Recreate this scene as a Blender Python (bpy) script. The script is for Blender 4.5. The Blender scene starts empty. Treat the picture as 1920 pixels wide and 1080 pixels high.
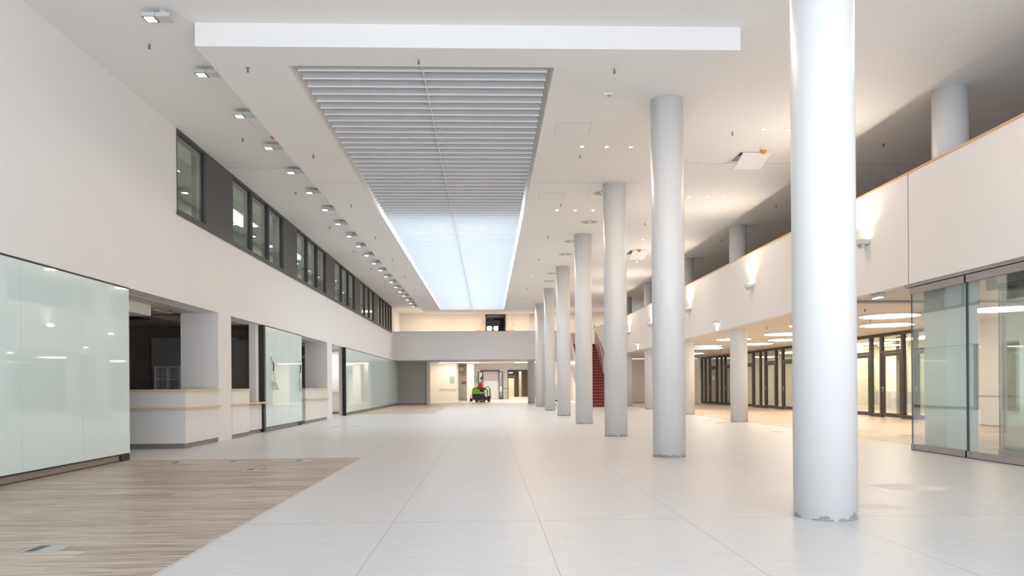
import bpy, bmesh, math, random
from mathutils import Vector, Matrix
random.seed(7)
S = bpy.context.scene
COL = S.collection

# ------------------------------------------------------------------ camera
YAW, ROLL, F = 0.033, 0.0075, 1390.0
cd = bpy.data.cameras.new('camera'); cam = bpy.data.objects.new('camera', cd); COL.objects.link(cam)
cd.sensor_fit = 'HORIZONTAL'; cd.sensor_width = 36.0; cd.lens = F / 1920 * 36
cd.shift_x = -1.0 / 1920; cd.shift_y = 184.3 / 1920
cd.clip_start = 0.05; cd.clip_end = 300
cam.matrix_world = (Matrix.Translation((0, 0, 1.2)) @ Matrix.Rotation(-YAW, 4, 'Z')
                    @ Matrix.Rotation(math.pi / 2, 4, 'X') @ Matrix.Rotation(-ROLL, 4, 'Z'))
S.camera = cam

# ------------------------------------------------------------------ exposure, world
S.view_settings.view_transform = 'Standard'; S.view_settings.look = 'None'
S.view_settings.gamma = 1.0; S.view_settings.use_curve_mapping = False
S.view_settings.exposure = 0.54
w = bpy.data.worlds.new('world'); S.world = w; w.use_nodes = True
bg = w.node_tree.nodes['Background']; bg.inputs[0].default_value = (0.72, 0.84, 1.0, 1); bg.inputs[1].default_value = 1.5

# ------------------------------------------------------------------ large lights
def area(name, loc, rot, sx, sy, power, color, spread=math.pi):
    l = bpy.data.lights.new(name, 'AREA'); l.shape = 'RECTANGLE'; l.size = sx; l.size_y = sy
    l.energy = power; l.color = color; l.spread = spread
    o = bpy.data.objects.new(name, l); COL.objects.link(o); o.location = loc; o.rotation_euler = rot
    return o
def spot(name, loc, rot, power, color, angle=1.6, blend=.8, radius=.05):
    l = bpy.data.lights.new(name, 'SPOT'); l.energy = power; l.color = color
    l.spot_size = angle; l.spot_blend = blend; l.shadow_soft_size = radius
    o = bpy.data.objects.new(name, l); COL.objects.link(o); o.location = loc; o.rotation_euler = rot
    return o
PI = math.pi
SZ_, CZ_ = 6.0, 6.33
WARM = (1.0, 0.80, 0.62); COOL = (0.74, 0.87, 1.0); NEUT = (1.0, 0.93, 0.86)
# daylight through the glazed entrance facade behind the camera
area('facade_daylight', (3.5, -3.6, 3.3), (PI/2, 0, 0), 19, 5.6, 180, COOL)
# upward fill added behind the camera to brighten the ceiling
area('ceiling_fill', (3.5, -3.5, .7), (PI/2 + .55, 0, 0), 19, 1.2, 430, (1.0, .96, .92))
# daylight through the roof glazing above the slats
area('roof_daylight', (-0.96, 33.4, 6.95), (0, 0, 0), 3.8, 25.6, 380, (0.78, 0.90, 1.0))
# lamps of the upper gallery behind the parapet
for gx in (-4.0, -1.2, 2.0, 5.2, 8.4):
    area('gallery_lamp', (gx, 49.9, 6.28), (0, 0, 0), 1.2, 1.2, 36, WARM)
# ceiling panels of the back hall
area('back_hall_lamp', (-2.4, 59.6, 3.12), (0, 0, 0), 3.4, .25, 42, (1.0, .87, .74))
area('back_hall_lamp', (2.6, 59.0, 3.2), (0, 0, 0), 4.2, .3, 110, (1.0, .87, .74))
area('back_hall_lamp', (0.0, 65.5, 3.2), (0, 0, 0), 3.0, .6, 130, (1.0, .87, .74))
area('back_hall_lamp', (5.5, 55.0, 2.9), (0, 0, 0), 3.0, 3.0, 120, (1.0, .87, .74))
area('niche_fill', (-2.0, 66.0, 3.25), (0, 0, 0), .8, 3.0, 30, (1.0, .87, .74))  # added fill for the dark niche, no fitting there
area('reception_fill', (-7.6, 14.6, 2.86), (0, 0, 0), 1.0, 1.0, 10, WARM)  # weak fill added to warm the reception opening
area('side_corridor_lamp', (-7.3, 33.0, 2.85), (0, 0, 0), 1.2, 1.0, 28, NEUT)
area('corridor_lamp', (3.2, 79, 2.93), (0, 0, 0), 2.5, 12, 220, WARM)
# warm recessed downlights of the hall ceiling (their small lenses are modelled further down)
for dy in (9.0, 14.8, 20.17, 26.0, 32.0, 38.0, 44.0):
    area('downlight_beam', (2.0, dy, SZ_ - .03), (0, 0, 0), 1.0, .1, 34, (1, .78, .60))
    area('downlight_beam', (6.0, dy, CZ_ - .03), (0, 0, 0), 1.0, .1, 26, (1, .78, .60))
for ly in (16.0, 22.0, 28.0, 34.0, 41.0):
    area('office_fill', (-7.4, ly, 6.25), (0, 0, 0), .6, 3.0, 40, NEUT)  # added fill brightening the rooms behind the window strip
# daylight-coloured lamps of the rooms behind the dark framed doors
for ry, p in ((20.0, 170), (26.0, 190), (32.0, 130), (38.0, 80), (45.0, 30)):
    area('room_lamp', (16.2, ry, 2.9), (0, 0, 0), 1.2, 3.0, p, (1.0, 0.95, 0.84))

# ------------------------------------------------------------------ materials
MATS = {}
def nn(nt, t, **kw):
    n = nt.nodes.new(t)
    for k, v in kw.items(): setattr(n, k, v)
    return n
def mat(name, col, rough=.5, metal=0, noise=0.0, scale=8, emit=None, estr=0, bump=0.0, stretch=(1, 1, 1), spec=.5, transl=0):
    if name in MATS: return MATS[name]
    m = bpy.data.materials.new(name); m.use_nodes = True; nt = m.node_tree
    b = nt.nodes['Principled BSDF']
    b.inputs['Base Color'].default_value = (*col, 1); b.inputs['Roughness'].default_value = rough
    b.inputs['Metallic'].default_value = metal; b.inputs['Specular IOR Level'].default_value = spec
    g = nn(nt, 'ShaderNodeNewGeometry'); mp = nn(nt, 'ShaderNodeMapping'); mp.inputs['Scale'].default_value = stretch
    nt.links.new(g.outputs['Position'], mp.inputs[0])
    no = nn(nt, 'ShaderNodeTexNoise'); no.inputs['Scale'].default_value = scale; no.inputs['Detail'].default_value = 5
    nt.links.new(mp.outputs[0], no.inputs[0])
    if noise:
        mx = nn(nt, 'ShaderNodeMix', data_type='RGBA')
        nt.links.new(no.outputs[0], mx.inputs[0])
        mx.inputs[6].default_value = (*[max(0, c * (1 - noise)) for c in col], 1)
        mx.inputs[7].default_value = (*[min(1, c * (1 + noise)) for c in col], 1)
        nt.links.new(mx.outputs[2], b.inputs['Base Color'])
    if bump:
        bp = nn(nt, 'ShaderNodeBump'); bp.inputs['Strength'].default_value = bump; bp.inputs['Distance'].default_value = .01
        nt.links.new(no.outputs[0], bp.inputs['Height']); nt.links.new(bp.outputs[0], b.inputs['Normal'])
    if emit:
        b.inputs['Emission Color'].default_value = (*emit, 1); b.inputs['Emission Strength'].default_value = estr
    if transl:
        t = nn(nt, 'ShaderNodeBsdfTranslucent'); t.inputs[0].default_value = (*col, 1)
        ms = nn(nt, 'ShaderNodeMixShader'); ms.inputs[0].default_value = transl
        nt.links.new(b.outputs[0], ms.inputs[1]); nt.links.new(t.outputs[0], ms.inputs[2])
        nt.links.new(ms.outputs[0], nt.nodes['Material Output'].inputs[0])
    MATS[name] = m
    return m
def glass(name, tint=(.92, .97, .95), refl=.12, dark=0):
    """thin architectural glass: tinted see-through pane with a fresnel mirror"""
    if name in MATS: return MATS[name]
    m = bpy.data.materials.new(name); m.use_nodes = True; nt = m.node_tree
    nt.nodes.remove(nt.nodes['Principled BSDF'])
    t = nn(nt, 'ShaderNodeBsdfTransparent'); t.inputs[0].default_value = (*tint, 1)
    g = nn(nt, 'ShaderNodeBsdfGlossy'); g.inputs['Roughness'].default_value = .01; g.inputs[0].default_value = (.95, .98, .97, 1)
    fr = nn(nt, 'ShaderNodeFresnel'); fr.inputs[0].default_value = 1.5
    ad = nn(nt, 'ShaderNodeMath', operation='MULTIPLY_ADD'); ad.inputs[1].default_value = .5; ad.inputs[2].default_value = refl
    nt.links.new(fr.outputs[0], ad.inputs[0])
    ms = nn(nt, 'ShaderNodeMixShader'); nt.links.new(ad.outputs[0], ms.inputs[0])
    nt.links.new(t.outputs[0], ms.inputs[1]); nt.links.new(g.outputs[0], ms.inputs[2])
    nt.links.new(ms.outputs[0], nt.nodes['Material Output'].inputs[0])
    MATS[name] = m
    return m
def mathn(nt, op, a, b=None, c=None):
    n = nn(nt, 'ShaderNodeMath', operation=op)
    for i, v in enumerate((a, b, c)):
        if v is None: continue
        if isinstance(v, (int, float)): n.inputs[i].default_value = v
        else: nt.links.new(v, n.inputs[i])
    return n.outputs[0]
def mixc(nt, f, a, b):
    n = nn(nt, 'ShaderNodeMix', data_type='RGBA')
    if isinstance(f, (int, float)): n.inputs[0].default_value = f
    else: nt.links.new(f, n.inputs[0])
    for i, v in ((6, a), (7, b)):
        if isinstance(v, tuple): n.inputs[i].default_value = (*v, 1)
        else: nt.links.new(v, n.inputs[i])
    return n.outputs[2]

def tile_material():
    m = bpy.data.materials.new('pale_stone_tile'); m.use_nodes = True; nt = m.node_tree
    b = nt.nodes['Principled BSDF']
    g = nn(nt, 'ShaderNodeNewGeometry'); sp = nn(nt, 'ShaderNodeSeparateXYZ'); nt.links.new(g.outputs['Position'], sp.inputs[0])
    x, y = sp.outputs[0], sp.outputs[1]
    def line(v, off, per, half):
        f = mathn(nt, 'FRACT', mathn(nt, 'DIVIDE', mathn(nt, 'ADD', v, off), per))
        d = mathn(nt, 'ABSOLUTE', mathn(nt, 'SUBTRACT', f, .5))
        return mathn(nt, 'LESS_THAN', d, half / per)
    # joints in x at -2.15 + 1.3 k, in y at 6.61 + 5.92 k
    lx = line(x, 2.15 + .65, 1.3, .0035)
    ly = line(y, -6.61 + 2.96, 5.92, .006)
    lf = line(y, -6.61 + .37, .74, .0022)
    mp = nn(nt, 'ShaderNodeMapping'); mp.inputs['Scale'].default_value = (.9, 7, 1); nt.links.new(g.outputs['Position'], mp.inputs[0])
    n1 = nn(nt, 'ShaderNodeTexNoise'); n1.inputs['Scale'].default_value = 3.0; n1.inputs['Detail'].default_value = 8; n1.inputs['Roughness'].default_value = .65
    nt.links.new(mp.outputs[0], n1.inputs[0])
    n2 = nn(nt, 'ShaderNodeTexNoise'); n2.inputs['Scale'].default_value = 55; n2.inputs['Detail'].default_value = 3
    mp2 = nn(nt, 'ShaderNodeMapping'); mp2.inputs['Scale'].default_value = (.25, 1, 1); nt.links.new(g.outputs['Position'], mp2.inputs[0])
    nt.links.new(mp2.outputs[0], n2.inputs[0])
    r1 = nn(nt, 'ShaderNodeMapRange'); r1.inputs[1].default_value = .3; r1.inputs[2].default_value = .7; nt.links.new(n1.outputs[0], r1.inputs[0])
    c = mixc(nt, r1.outputs[0], (.58, .575, .57), (.69, .69, .69))
    r2 = nn(nt, 'ShaderNodeMapRange'); r2.inputs[1].default_value = .35; r2.inputs[2].default_value = .65; r2.inputs[3].default_value = 0; r2.inputs[4].default_value = .35
    nt.links.new(n2.outputs[0], r2.inputs[0])
    c = mixc(nt, r2.outputs[0], c, (.72, .72, .72))
    c = mixc(nt, mathn(nt, 'MULTIPLY', lf, .12), c, (.30, .28, .27))
    c = mixc(nt, mathn(nt, 'MULTIPLY', mathn(nt, 'MAXIMUM', lx, ly), .62), c, (.20, .20, .22))
    nt.links.new(c, b.inputs['Base Color'])
    rr = nn(nt, 'ShaderNodeMapRange'); rr.inputs[3].default_value = .27; rr.inputs[4].default_value = .42; nt.links.new(n1.outputs[0], rr.inputs[0])
    nt.links.new(rr.outputs[0], b.inputs['Roughness'])
    b.inputs['Specular IOR Level'].default_value = .45
    return m
def wood_material(name='grey_oak_plank', tint=(1.25, 1.27, 1.3)):
    m = bpy.data.materials.new(name); m.use_nodes = True; nt = m.node_tree
    b = nt.nodes['Principled BSDF']
    g = nn(nt, 'ShaderNodeNewGeometry')
    br = nn(nt, 'ShaderNodeTexBrick'); br.offset = .37; br.inputs['Scale'].default_value = 1
    br.inputs['Brick Width'].default_value = 1.5; br.inputs['Row Height'].default_value = .2; br.inputs['Mortar Size'].default_value = .0035
    br.inputs['Color1'].default_value = (.33*tint[0], .265*tint[1], .215*tint[2], 1); br.inputs['Color2'].default_value = (.45*tint[0], .38*tint[1], .32*tint[2], 1)
    br.inputs['Mortar'].default_value = (.72, .70, .68, 1); br.inputs['Bias'].default_value = .1
    nt.links.new(g.outputs['Position'], br.inputs[0])
    mp = nn(nt, 'ShaderNodeMapping'); mp.inputs['Scale'].default_value = (1.1, 17, 1); nt.links.new(g.outputs['Position'], mp.inputs[0])
    n1 = nn(nt, 'ShaderNodeTexNoise'); n1.inputs['Scale'].default_value = 1.6; n1.inputs['Detail'].default_value = 7; n1.inputs['Distortion'].default_value = .6
    nt.links.new(mp.outputs[0], n1.inputs[0])
    r1 = nn(nt, 'ShaderNodeMapRange'); r1.inputs[1].default_value = .38; r1.inputs[2].default_value = .62; nt.links.new(n1.outputs[0], r1.inputs[0])
    d = mixc(nt, r1.outputs[0], (.55, .52, .50), (1.15, 1.12, 1.10))
    mx = nn(nt, 'ShaderNodeMix', data_type='RGBA', blend_type='MULTIPLY'); mx.inputs[0].default_value = .75
    nt.links.new(br.outputs[0], mx.inputs[6]); nt.links.new(d, mx.inputs[7])
    nt.links.new(mx.outputs[2], b.inputs['Base Color'])
    b.inputs['Roughness'].default_value = .38; b.inputs['Specular IOR Level'].default_value = .45
    return m
def column_material():
    m = bpy.data.materials.new('white_column_plaster'); m.use_nodes = True; nt = m.node_tree
    b = nt.nodes['Principled BSDF']; b.inputs['Roughness'].default_value = .42
    g = nn(nt, 'ShaderNodeNewGeometry'); sp = nn(nt, 'ShaderNodeSeparateXYZ'); nt.links.new(g.outputs['Position'], sp.inputs[0])
    n = nn(nt, 'ShaderNodeTexNoise'); n.inputs['Scale'].default_value = 9; n.inputs['Detail'].default_value = 6; nt.links.new(g.outputs['Position'], n.inputs[0])
    n2 = nn(nt, 'ShaderNodeTexNoise'); n2.inputs['Scale'].default_value = 45; nt.links.new(g.outputs['Position'], n2.inputs[0])
    # unpainted concrete foot with a ragged upper edge
    edge = mathn(nt, 'MULTIPLY', mathn(nt, 'SUBTRACT', n.outputs[0], .42), .30)
    k = mathn(nt, 'LESS_THAN', sp.outputs[2], edge)
    conc = mixc(nt, n2.outputs[0], (.25, .24, .23), (.72, .71, .69))
    c = mixc(nt, k, (.76, .765, .77), conc)
    nt.links.new(c, b.inputs['Base Color'])
    return m

WHITE = mat('white_wall_paint', (.84, .83, .82), .55, noise=.015, scale=1.2, bump=.02)
CEIL = mat('white_ceiling_plaster', (.87, .86, .85), .6, noise=.01, scale=1)
TILE = tile_material(); WOODF = wood_material(); COLM = column_material()
WOODF2 = wood_material('pale_oak_plank', (1.6, 1.58, 1.55))
OAK = mat('pale_oak_edge', (.70, .53, .36), .4, noise=.12, scale=14, stretch=(1, 1, 6))
ORANGEW = mat('orange_wood_cap', (.72, .45, .22), .45, noise=.1, scale=10)
BLACK = mat('black_metal', (.012, .012, .014), .4)
DARKF = mat('dark_bronze_frame', (.075, .06, .055), .4, noise=.08, scale=6, metal=.2)
DARKG = mat('anthracite_panel', (.085, .08, .085), .5, noise=.04, scale=3)
SLAT = mat('white_slat', (.72, .73, .76), .5, transl=.25)
SLATE = mat('white_slat_edge', (.88, .88, .89), .45)
GREYP = mat('grey_lamp_paint', (.60, .62, .61), .45, noise=.02, scale=20)
LENS = mat('lit_lens', (1, 1, 1), .4, emit=(1, .97, .93), estr=9)
DISC = mat('lit_disc', (1, 1, 1), .4, emit=(1, .88, .72), estr=8.5)
STRIP = mat('lit_strip', (1, 1, 1), .4, emit=(1, .88, .74), estr=6)
BACKG = mat('back_painted_glass', (.72, .85, .84), .03, spec=.75)
PLINTH = mat('brown_grey_plinth', (.27, .23, .205), .4, noise=.06, scale=8)
LAQ = mat('white_lacquer', (.80, .79, .77), .14, noise=.01, scale=2)
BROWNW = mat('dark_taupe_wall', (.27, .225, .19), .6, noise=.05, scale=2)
CABI = mat('grey_blue_cabinet', (.33, .33, .33), .4, noise=.03, scale=3)
STEEL = mat('brushed_steel', (.50, .49, .48), .38, metal=.85, noise=.12, scale=25, stretch=(1, 6, 1))
STEELR = mat('worn_metal_rail', (.40, .375, .36), .5, metal=.4, noise=.22, scale=14, stretch=(1, 1, 3))
CHROME = mat('chrome', (.75, .75, .76), .15, metal=1)
ORANGE = mat('orange_plastic', (.95, .22, .02), .3)
REDC = mat('dark_red_carpet', (.23, .04, .042), .9, noise=.25, scale=40, bump=.3)
CREAMW = mat('cream_wall', (.82, .785, .73), .6, noise=.015, scale=2)
YELLOWW = mat('pale_yellow_wall', (.80, .77, .64), .6, noise=.03, scale=2)
GREYW = mat('grey_wall', (.52, .51, .50), .6, noise=.03, scale=2)
GREYW2 = mat('pale_grey_wall', (.60, .575, .55), .6, noise=.03, scale=2)
GLASS = glass('clear_glass', (.955, .975, .965), .0)
GLASSD = glass('door_glass', (.93, .94, .91), .01)
GLASSW = glass('window_glass', (.80, .84, .80), .05)
GREENB = mat('green_board', (.36, .55, .42), .5, noise=.05, scale=5)
SKYL = mat('roof_glazing', (.8, .9, 1), .3, emit=(.72, .88, 1.0), estr=.50)

# ------------------------------------------------------------------ mesh helpers
class MB:
    def __init__(s): s.bm = bmesh.new(); s.mi = 0
    def box(s, x0, x1, y0, y1, z0, z1, bev=0):
        r = bmesh.ops.create_cube(s.bm, size=1)
        vs = r['verts']
        bmesh.ops.scale(s.bm, vec=(abs(x1-x0), abs(y1-y0), abs(z1-z0)), verts=vs)
        bmesh.ops.translate(s.bm, vec=((x0+x1)/2, (y0+y1)/2, (z0+z1)/2), verts=vs)
        fs = {f for v in vs for f in v.link_faces}
        for f in fs: f.material_index = s.mi
        if bev:
            es = list({e for v in vs for e in v.link_edges})
            bmesh.ops.bevel(s.bm, geom=es, offset=bev, segments=2, affect='EDGES', profile=.7)
        return s
    def cyl(s, x, y, z0, z1, r0, r1=None, n=32, axis='Z'):
        r1 = r0 if r1 is None else r1
        r = bmesh.ops.create_cone(s.bm, cap_ends=True, segments=n, radius1=r0, radius2=r1, depth=abs(z1-z0))
        vs = r['verts']
        M = Matrix.Translation((0, 0, (z0+z1)/2))
        if axis == 'Y': M = Matrix.Rotation(-PI/2, 4, 'X') @ M
        if axis == 'X': M = Matrix.Rotation(PI/2, 4, 'Y') @ M
        bmesh.ops.transform(s.bm, matrix=M, verts=vs)
        # remaining two coordinates
        if axis == 'Z': d = (x, y, 0)
        elif axis == 'Y': d = (x, 0, y)
        else: d = (0, x, y)
        bmesh.ops.translate(s.bm, vec=d, verts=vs)
        for f in {f for v in vs for f in v.link_faces}:
            f.material_index = s.mi
            if len(f.verts) == 4: f.smooth = True
        return s
    def sph(s, x, y, z, rx, ry=None, rz=None, n=16):
        ry = rx if ry is None else ry; rz = rx if rz is None else rz
        r = bmesh.ops.create_uvsphere(s.bm, u_segments=n, v_segments=max(8, n//2), radius=1)
        vs = r['verts']; bmesh.ops.scale(s.bm, vec=(rx, ry, rz), verts=vs); bmesh.ops.translate(s.bm, vec=(x, y, z), verts=vs)
        for f in {f for v in vs for f in v.link_faces}: f.smooth = True; f.material_index = s.mi
        return s
    def prism(s, pts, axis, a, b):
        """extrude a closed outline; axis 'X': pts are (y,z); 'Y': (x,z); 'Z': (x,y)"""
        def P(p, t): return (t, p[0], p[1]) if axis == 'X' else ((p[0], t, p[1]) if axis == 'Y' else (p[0], p[1], t))
        v0 = [s.bm.verts.new(P(p, a)) for p in pts]; v1 = [s.bm.verts.new(P(p, b)) for p in pts]
        fs = [s.bm.faces.new(v0), s.bm.faces.new(v1[::-1])]
        n = len(pts)
        for i in range(n): fs.append(s.bm.faces.new((v0[i], v1[i], v1[(i+1) % n], v0[(i+1) % n])))
        for f in fs: f.material_index = s.mi
        bmesh.ops.recalc_face_normals(s.bm, faces=fs)
        return s
    def tube(s, pts, r, n=8):
        pts = [Vector(p) for p in pts]; rings = []
        for i, p in enumerate(pts):
            t = (pts[min(i+1, len(pts)-1)] - pts[max(i-1, 0)]).normalized()
            u = t.orthogonal().normalized() if i == 0 else (u - t * u.dot(t)).normalized()
            v = t.cross(u)
            rr = r[i] if isinstance(r, (list, tuple)) else r
            rings.append([s.bm.verts.new(p + (u*math.cos(a)+v*math.sin(a))*rr) for a in [2*PI*k/n for k in range(n)]])
        for a, b in zip(rings, rings[1:]):
            for k in range(n):
                f = s.bm.faces.new((a[k], a[(k+1) % n], b[(k+1) % n], b[k])); f.smooth = True; f.material_index = s.mi
        for rg, rev in ((rings[0], True), (rings[-1], False)):
            f = s.bm.faces.new(rg[::-1] if rev else rg); f.material_index = s.mi
        return s
    def build(s, name, mats, parent=None):
        mats = mats if isinstance(mats, (list, tuple)) else [mats]
        me = bpy.data.meshes.new(name)
        if parent is not None:
            off = origin(parent)
        else:
            xs = [v.co for v in s.bm.verts]
            lo = Vector([min(c[i] for c in xs) for i in range(3)]); hi = Vector([max(c[i] for c in xs) for i in range(3)])
            off = Vector(((lo.x+hi.x)/2, (lo.y+hi.y)/2, lo.z))
        bmesh.ops.translate(s.bm, vec=-off, verts=s.bm.verts[:])
        s.bm.to_mesh(me); s.bm.free()
        for m in mats: me.materials.append(m)
        o = bpy.data.objects.new(name, me); COL.objects.link(o)
        if parent is not None: o.parent = parent
        else: o.location = off
        return o
def origin(o):
    v = Vector(o.location)
    while o.parent: o = o.parent; v += Vector(o.location)
    return v
def tag(o, label=None, cat=None, group=None, kind=None):
    if label: o['label'] = label
    if cat: o['category'] = cat
    if group: o['group'] = group
    if kind: o['kind'] = kind
    return o
def thing(name, loc, label, cat, group=None, kind=None):
    o = bpy.data.objects.new(name, None); o.empty_display_size = .1; COL.objects.link(o); o.location = loc
    return tag(o, label, cat, group, kind)
def struct(name, mb, mats, parent=None, label=None):
    o = mb.build(name, mats, parent)
    if parent is None: tag(o, label, None, None, 'structure')
    return o
def bx(name, m, parent, *a, bev=0):
    return MB().box(*a, bev=bev).build(name, m, parent)
def copy_tree(o, parent=None):
    c = o.copy(); COL.objects.link(c); c.parent = parent
    for ch in list(o.children): copy_tree(ch, c)
    return c
ORD = ['first','second','third','fourth','fifth','sixth','seventh','eighth','ninth','tenth','eleventh','twelfth','thirteenth',
       'fourteenth','fifteenth','sixteenth','seventeenth','eighteenth','nineteenth','twentieth','twenty-first','twenty-second']

# ================================================================== STRUCTURE
WX = -6.09           # face of the left wall
CZ, SZ = 6.33, 6.0   # ceiling and dropped soffit
BX, BB, BT = 7.55, 2.98, 4.95   # balcony face, underside, top
MY = 48.0            # face of the far gallery
# ---- floor
def quad(bm, x0, x1, y0, y1, z, mi):
    f = bm.faces.new([bm.verts.new(p) for p in ((x0,y0,z),(x1,y0,z),(x1,y1,z),(x0,y1,z))]); f.material_index = mi
m = MB()
for x0, x1, y0, y1, k in (
    (-13, -2.17, -4, 12.74, 1), (-2.17, 8.2, -4, 12.74, 0), (8.2, 18.5, -4, 12.74, 0),
    (-13, 8.2, 12.74, 33.3, 0), (8.2, 18.5, 12.74, 52, 2),
    (-13, -2.45, 33.3, 52.2, 2), (-2.45, 8.2, 33.3, 52.2, 0), (-13, 18.5, 52.2, 92, 0)):
    quad(m.bm, x0, x1, y0, y1, 0, k)
quadz = m.bm.verts[:]
r = bmesh.ops.extrude_face_region(m.bm, geom=m.bm.faces[:])
bmesh.ops.translate(m.bm, vec=(0, 0, -.2), verts=[g for g in r['geom'] if isinstance(g, bmesh.types.BMVert)])
bmesh.ops.recalc_face_normals(m.bm, faces=m.bm.faces[:])
struct('floor', m, [TILE, WOODF, WOODF2])
# ---- ceiling: main slab, dropped soffit around the slatted recess
RX0, RX1, RY0, RY1 = -2.94, 1.03, 11.15, 46.4
m = MB()
m.box(-6.8, RX0-.01, -4, 52.2, CZ, CZ+.3).box(RX1+.01, 18.5, -4, 52.2, CZ, CZ+.3)
m.box(RX0-.01, RX1+.01, -4, RY0-.01, CZ, CZ+.3).box(RX0-.01, RX1+.01, RY1+.01, 52.2, CZ, CZ+.3)
m.box(-4.07, RX0, 10.53, 49.0, SZ, CZ).box(RX1, 3.66, 10.53, 49.0, SZ, CZ)
m.box(RX0, RX1, 10.53, RY0, SZ, CZ).box(RX0, RX1, RY1, 49.0, SZ, CZ)
# shaft walls above the recess
m.box(RX0-.3, RX0, RY0-.3, RY1+.3, CZ, 7.2).box(RX1, RX1+.3, RY0-.3, RY1+.3, CZ, 7.2)
m.box(RX0, RX1, RY0-.3, RY0, CZ, 7.2).box(RX0, RX1, RY1, RY1+.3, CZ, 7.2)
m.box(RX0, RX1, RY0, 20.45, 6.7, 7.2)
struct('ceiling', m, CEIL)
struct('window_1', MB().box(RX0, RX1, 20.45, RY1, 7.1, 7.14), SKYL)
m = MB()
for (x0, x1, y) in ((-4.06, RX0, 17.45), (RX1, 3.65, 17.45), (-4.06, RX0, 29.1), (RX1, 3.65, 29.1)):
    m.box(x0, x1, y, y+.012, SZ-.0015, SZ+.01)
for (x0, x1, y) in ((-6.08, -4.08, 17.45), (3.67, 14, 17.0), (-6.08, -4.08, 29.1), (3.67, 14, 29.1)):
    m.box(x0, x1, y, y+.012, CZ-.0015, CZ+.01)
struct('trim_1', m, mat('joint_grey', (.42, .40, .39), .8))  # thin grey strips along the ceiling joints
# ---- left wall
OP = [(12.80, 16.98), (17.82, 20.10), (24.47, 28.34), (29.30, 32.05)]   # openings
m = MB()
m.box(-6.45, WX, -4, MY+3.8, 2.92, 4.64)
m.box(-6.45, WX, -4, 14.78, 4.64, CZ)
m.box(-6.45, WX, 47.3, MY+3.8, 4.64, CZ)
m.box(-6.45, WX-.135, -4, 12.80, 0, 2.92)
m.box(-6.93, WX, 16.98, 17.82, 0, 2.92)
m.box(-6.40, WX-.135, 20.10, 24.47, 0, 2.92)
m.box(-6.93, WX, 28.34, 29.20, 0, 2.92)
m.box(-6.40, WX-.135, 32.05, 51.2, 0, 2.92)
struct('wall_left', m, WHITE)
# ---- far gallery
m = MB()
m.box(-6.09, 5.28, MY, MY+.16, 2.94, 4.76)
m.box(-6.09, 5.28, MY+.16, 52.2, 2.94, 3.9)
m.box(5.28, 7.0, MY+.9, 52.2, 2.94, 3.9)
struct('wall_gallery', m, mat('gallery_paint', (.74, .735, .73), .55, noise=.01, scale=1))
# upper rear wall with the door opening
m = MB()
m.box(-6.4, -0.14, 51.8, 52.1, 3.9, CZ).box(1.26, 18.5, 51.8, 52.1, 3.9, CZ).box(-0.14, 1.26, 51.8, 52.1, 6.22, CZ)
struct('wall_upper_back', m, CREAMW)
# dark vestibule behind the upper door
m = MB()
m.box(-1.2, -1.1, 52.1, 57, 3.9, 6.3).box(2.6, 2.7, 52.1, 57, 3.9, 6.3).box(-1.2, 2.7, 57, 57.1, 3.9, 6.3).box(-1.2, 2.7, 52.1, 57, 6.3, 6.4).box(-1.2, 2.7, 52.1, 57, 3.8, 3.9)
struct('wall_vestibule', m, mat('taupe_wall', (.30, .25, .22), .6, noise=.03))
# ---- right balcony: slab, parapet, curve towards the stair
def offs(pts, d):
    out = []
    for i, p in enumerate(pts):
        a = Vector(pts[max(i-1, 0)]); b = Vector(pts[min(i+1, len(pts)-1)]); t = (b-a).normalized()
        out.append((p[0] + t.y*d, p[1] - t.x*d))
    return out
curve = [(7.55, -4), (7.55, 13.05), (7.55, 38.5), (7.54, 40), (7.47, 41.8), (7.33, 43.8), (7.15, 45.8), (6.98, 47.6), (6.93, 48.9)]
inner = offs(curve, .16)
m = MB(); m.prism(curve + inner[::-1], 'Z', BB, BT); struct('wall_balcony', m, WHITE)
m = MB(); m.prism(inner + [(18.5, 48.9), (18.5, -4)], 'Z', BB, 3.9); struct('ceiling_lower', m, mat('lower_ceiling_plaster', (.76, .70, .64), .6, noise=.01, scale=1))
m = MB(); m.prism(offs(curve, -.012) + offs(curve, .172)[::-1], 'Z', BT, BT+.035); struct('trim_2', m, ORANGEW)
struct('trim_3', MB().box(BX-.004, BX+.002, 13.04, 13.055, BB+.001, BT-.001), mat('joint_dark', (.25, .25, .27), .8))
struct('trim_4', MB().box(-6.08, 5.28, MY-.01, MY+.17, 4.76, 4.785), mat('beige_cap', (.55, .43, .36), .5))
# ---- right ground floor back and side walls
m = MB()
m.box(7.9, 14.2, 50.0, 50.2, 0, 2.98)
struct('wall_right_back', m, GREYW2)
m = MB()
m.box(14.0, 14.15, -4, 21.9, 0, 2.98).box(14.0, 14.2, 48.45, 50, 0, 2.98)
struct('wall_right', m, CREAMW)
struct('wall_upper_right', MB().box(18.3, 18.5, -4, 52, 3.9, CZ), WHITE)
m = MB()
m.box(17.6, 17.8, 12, 50, 0, 2.98)
for yy in (21.7, 33.0, 41.0, 50.0): m.box(14.3, 17.6, yy, yy+.12, 0, 2.98)
struct('wall_rooms', m, YELLOWW)
m = MB(); m.box(17.45, 17.6, 21.8, 50, 0, .85); struct('trim_5', m, GREYW)
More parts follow.
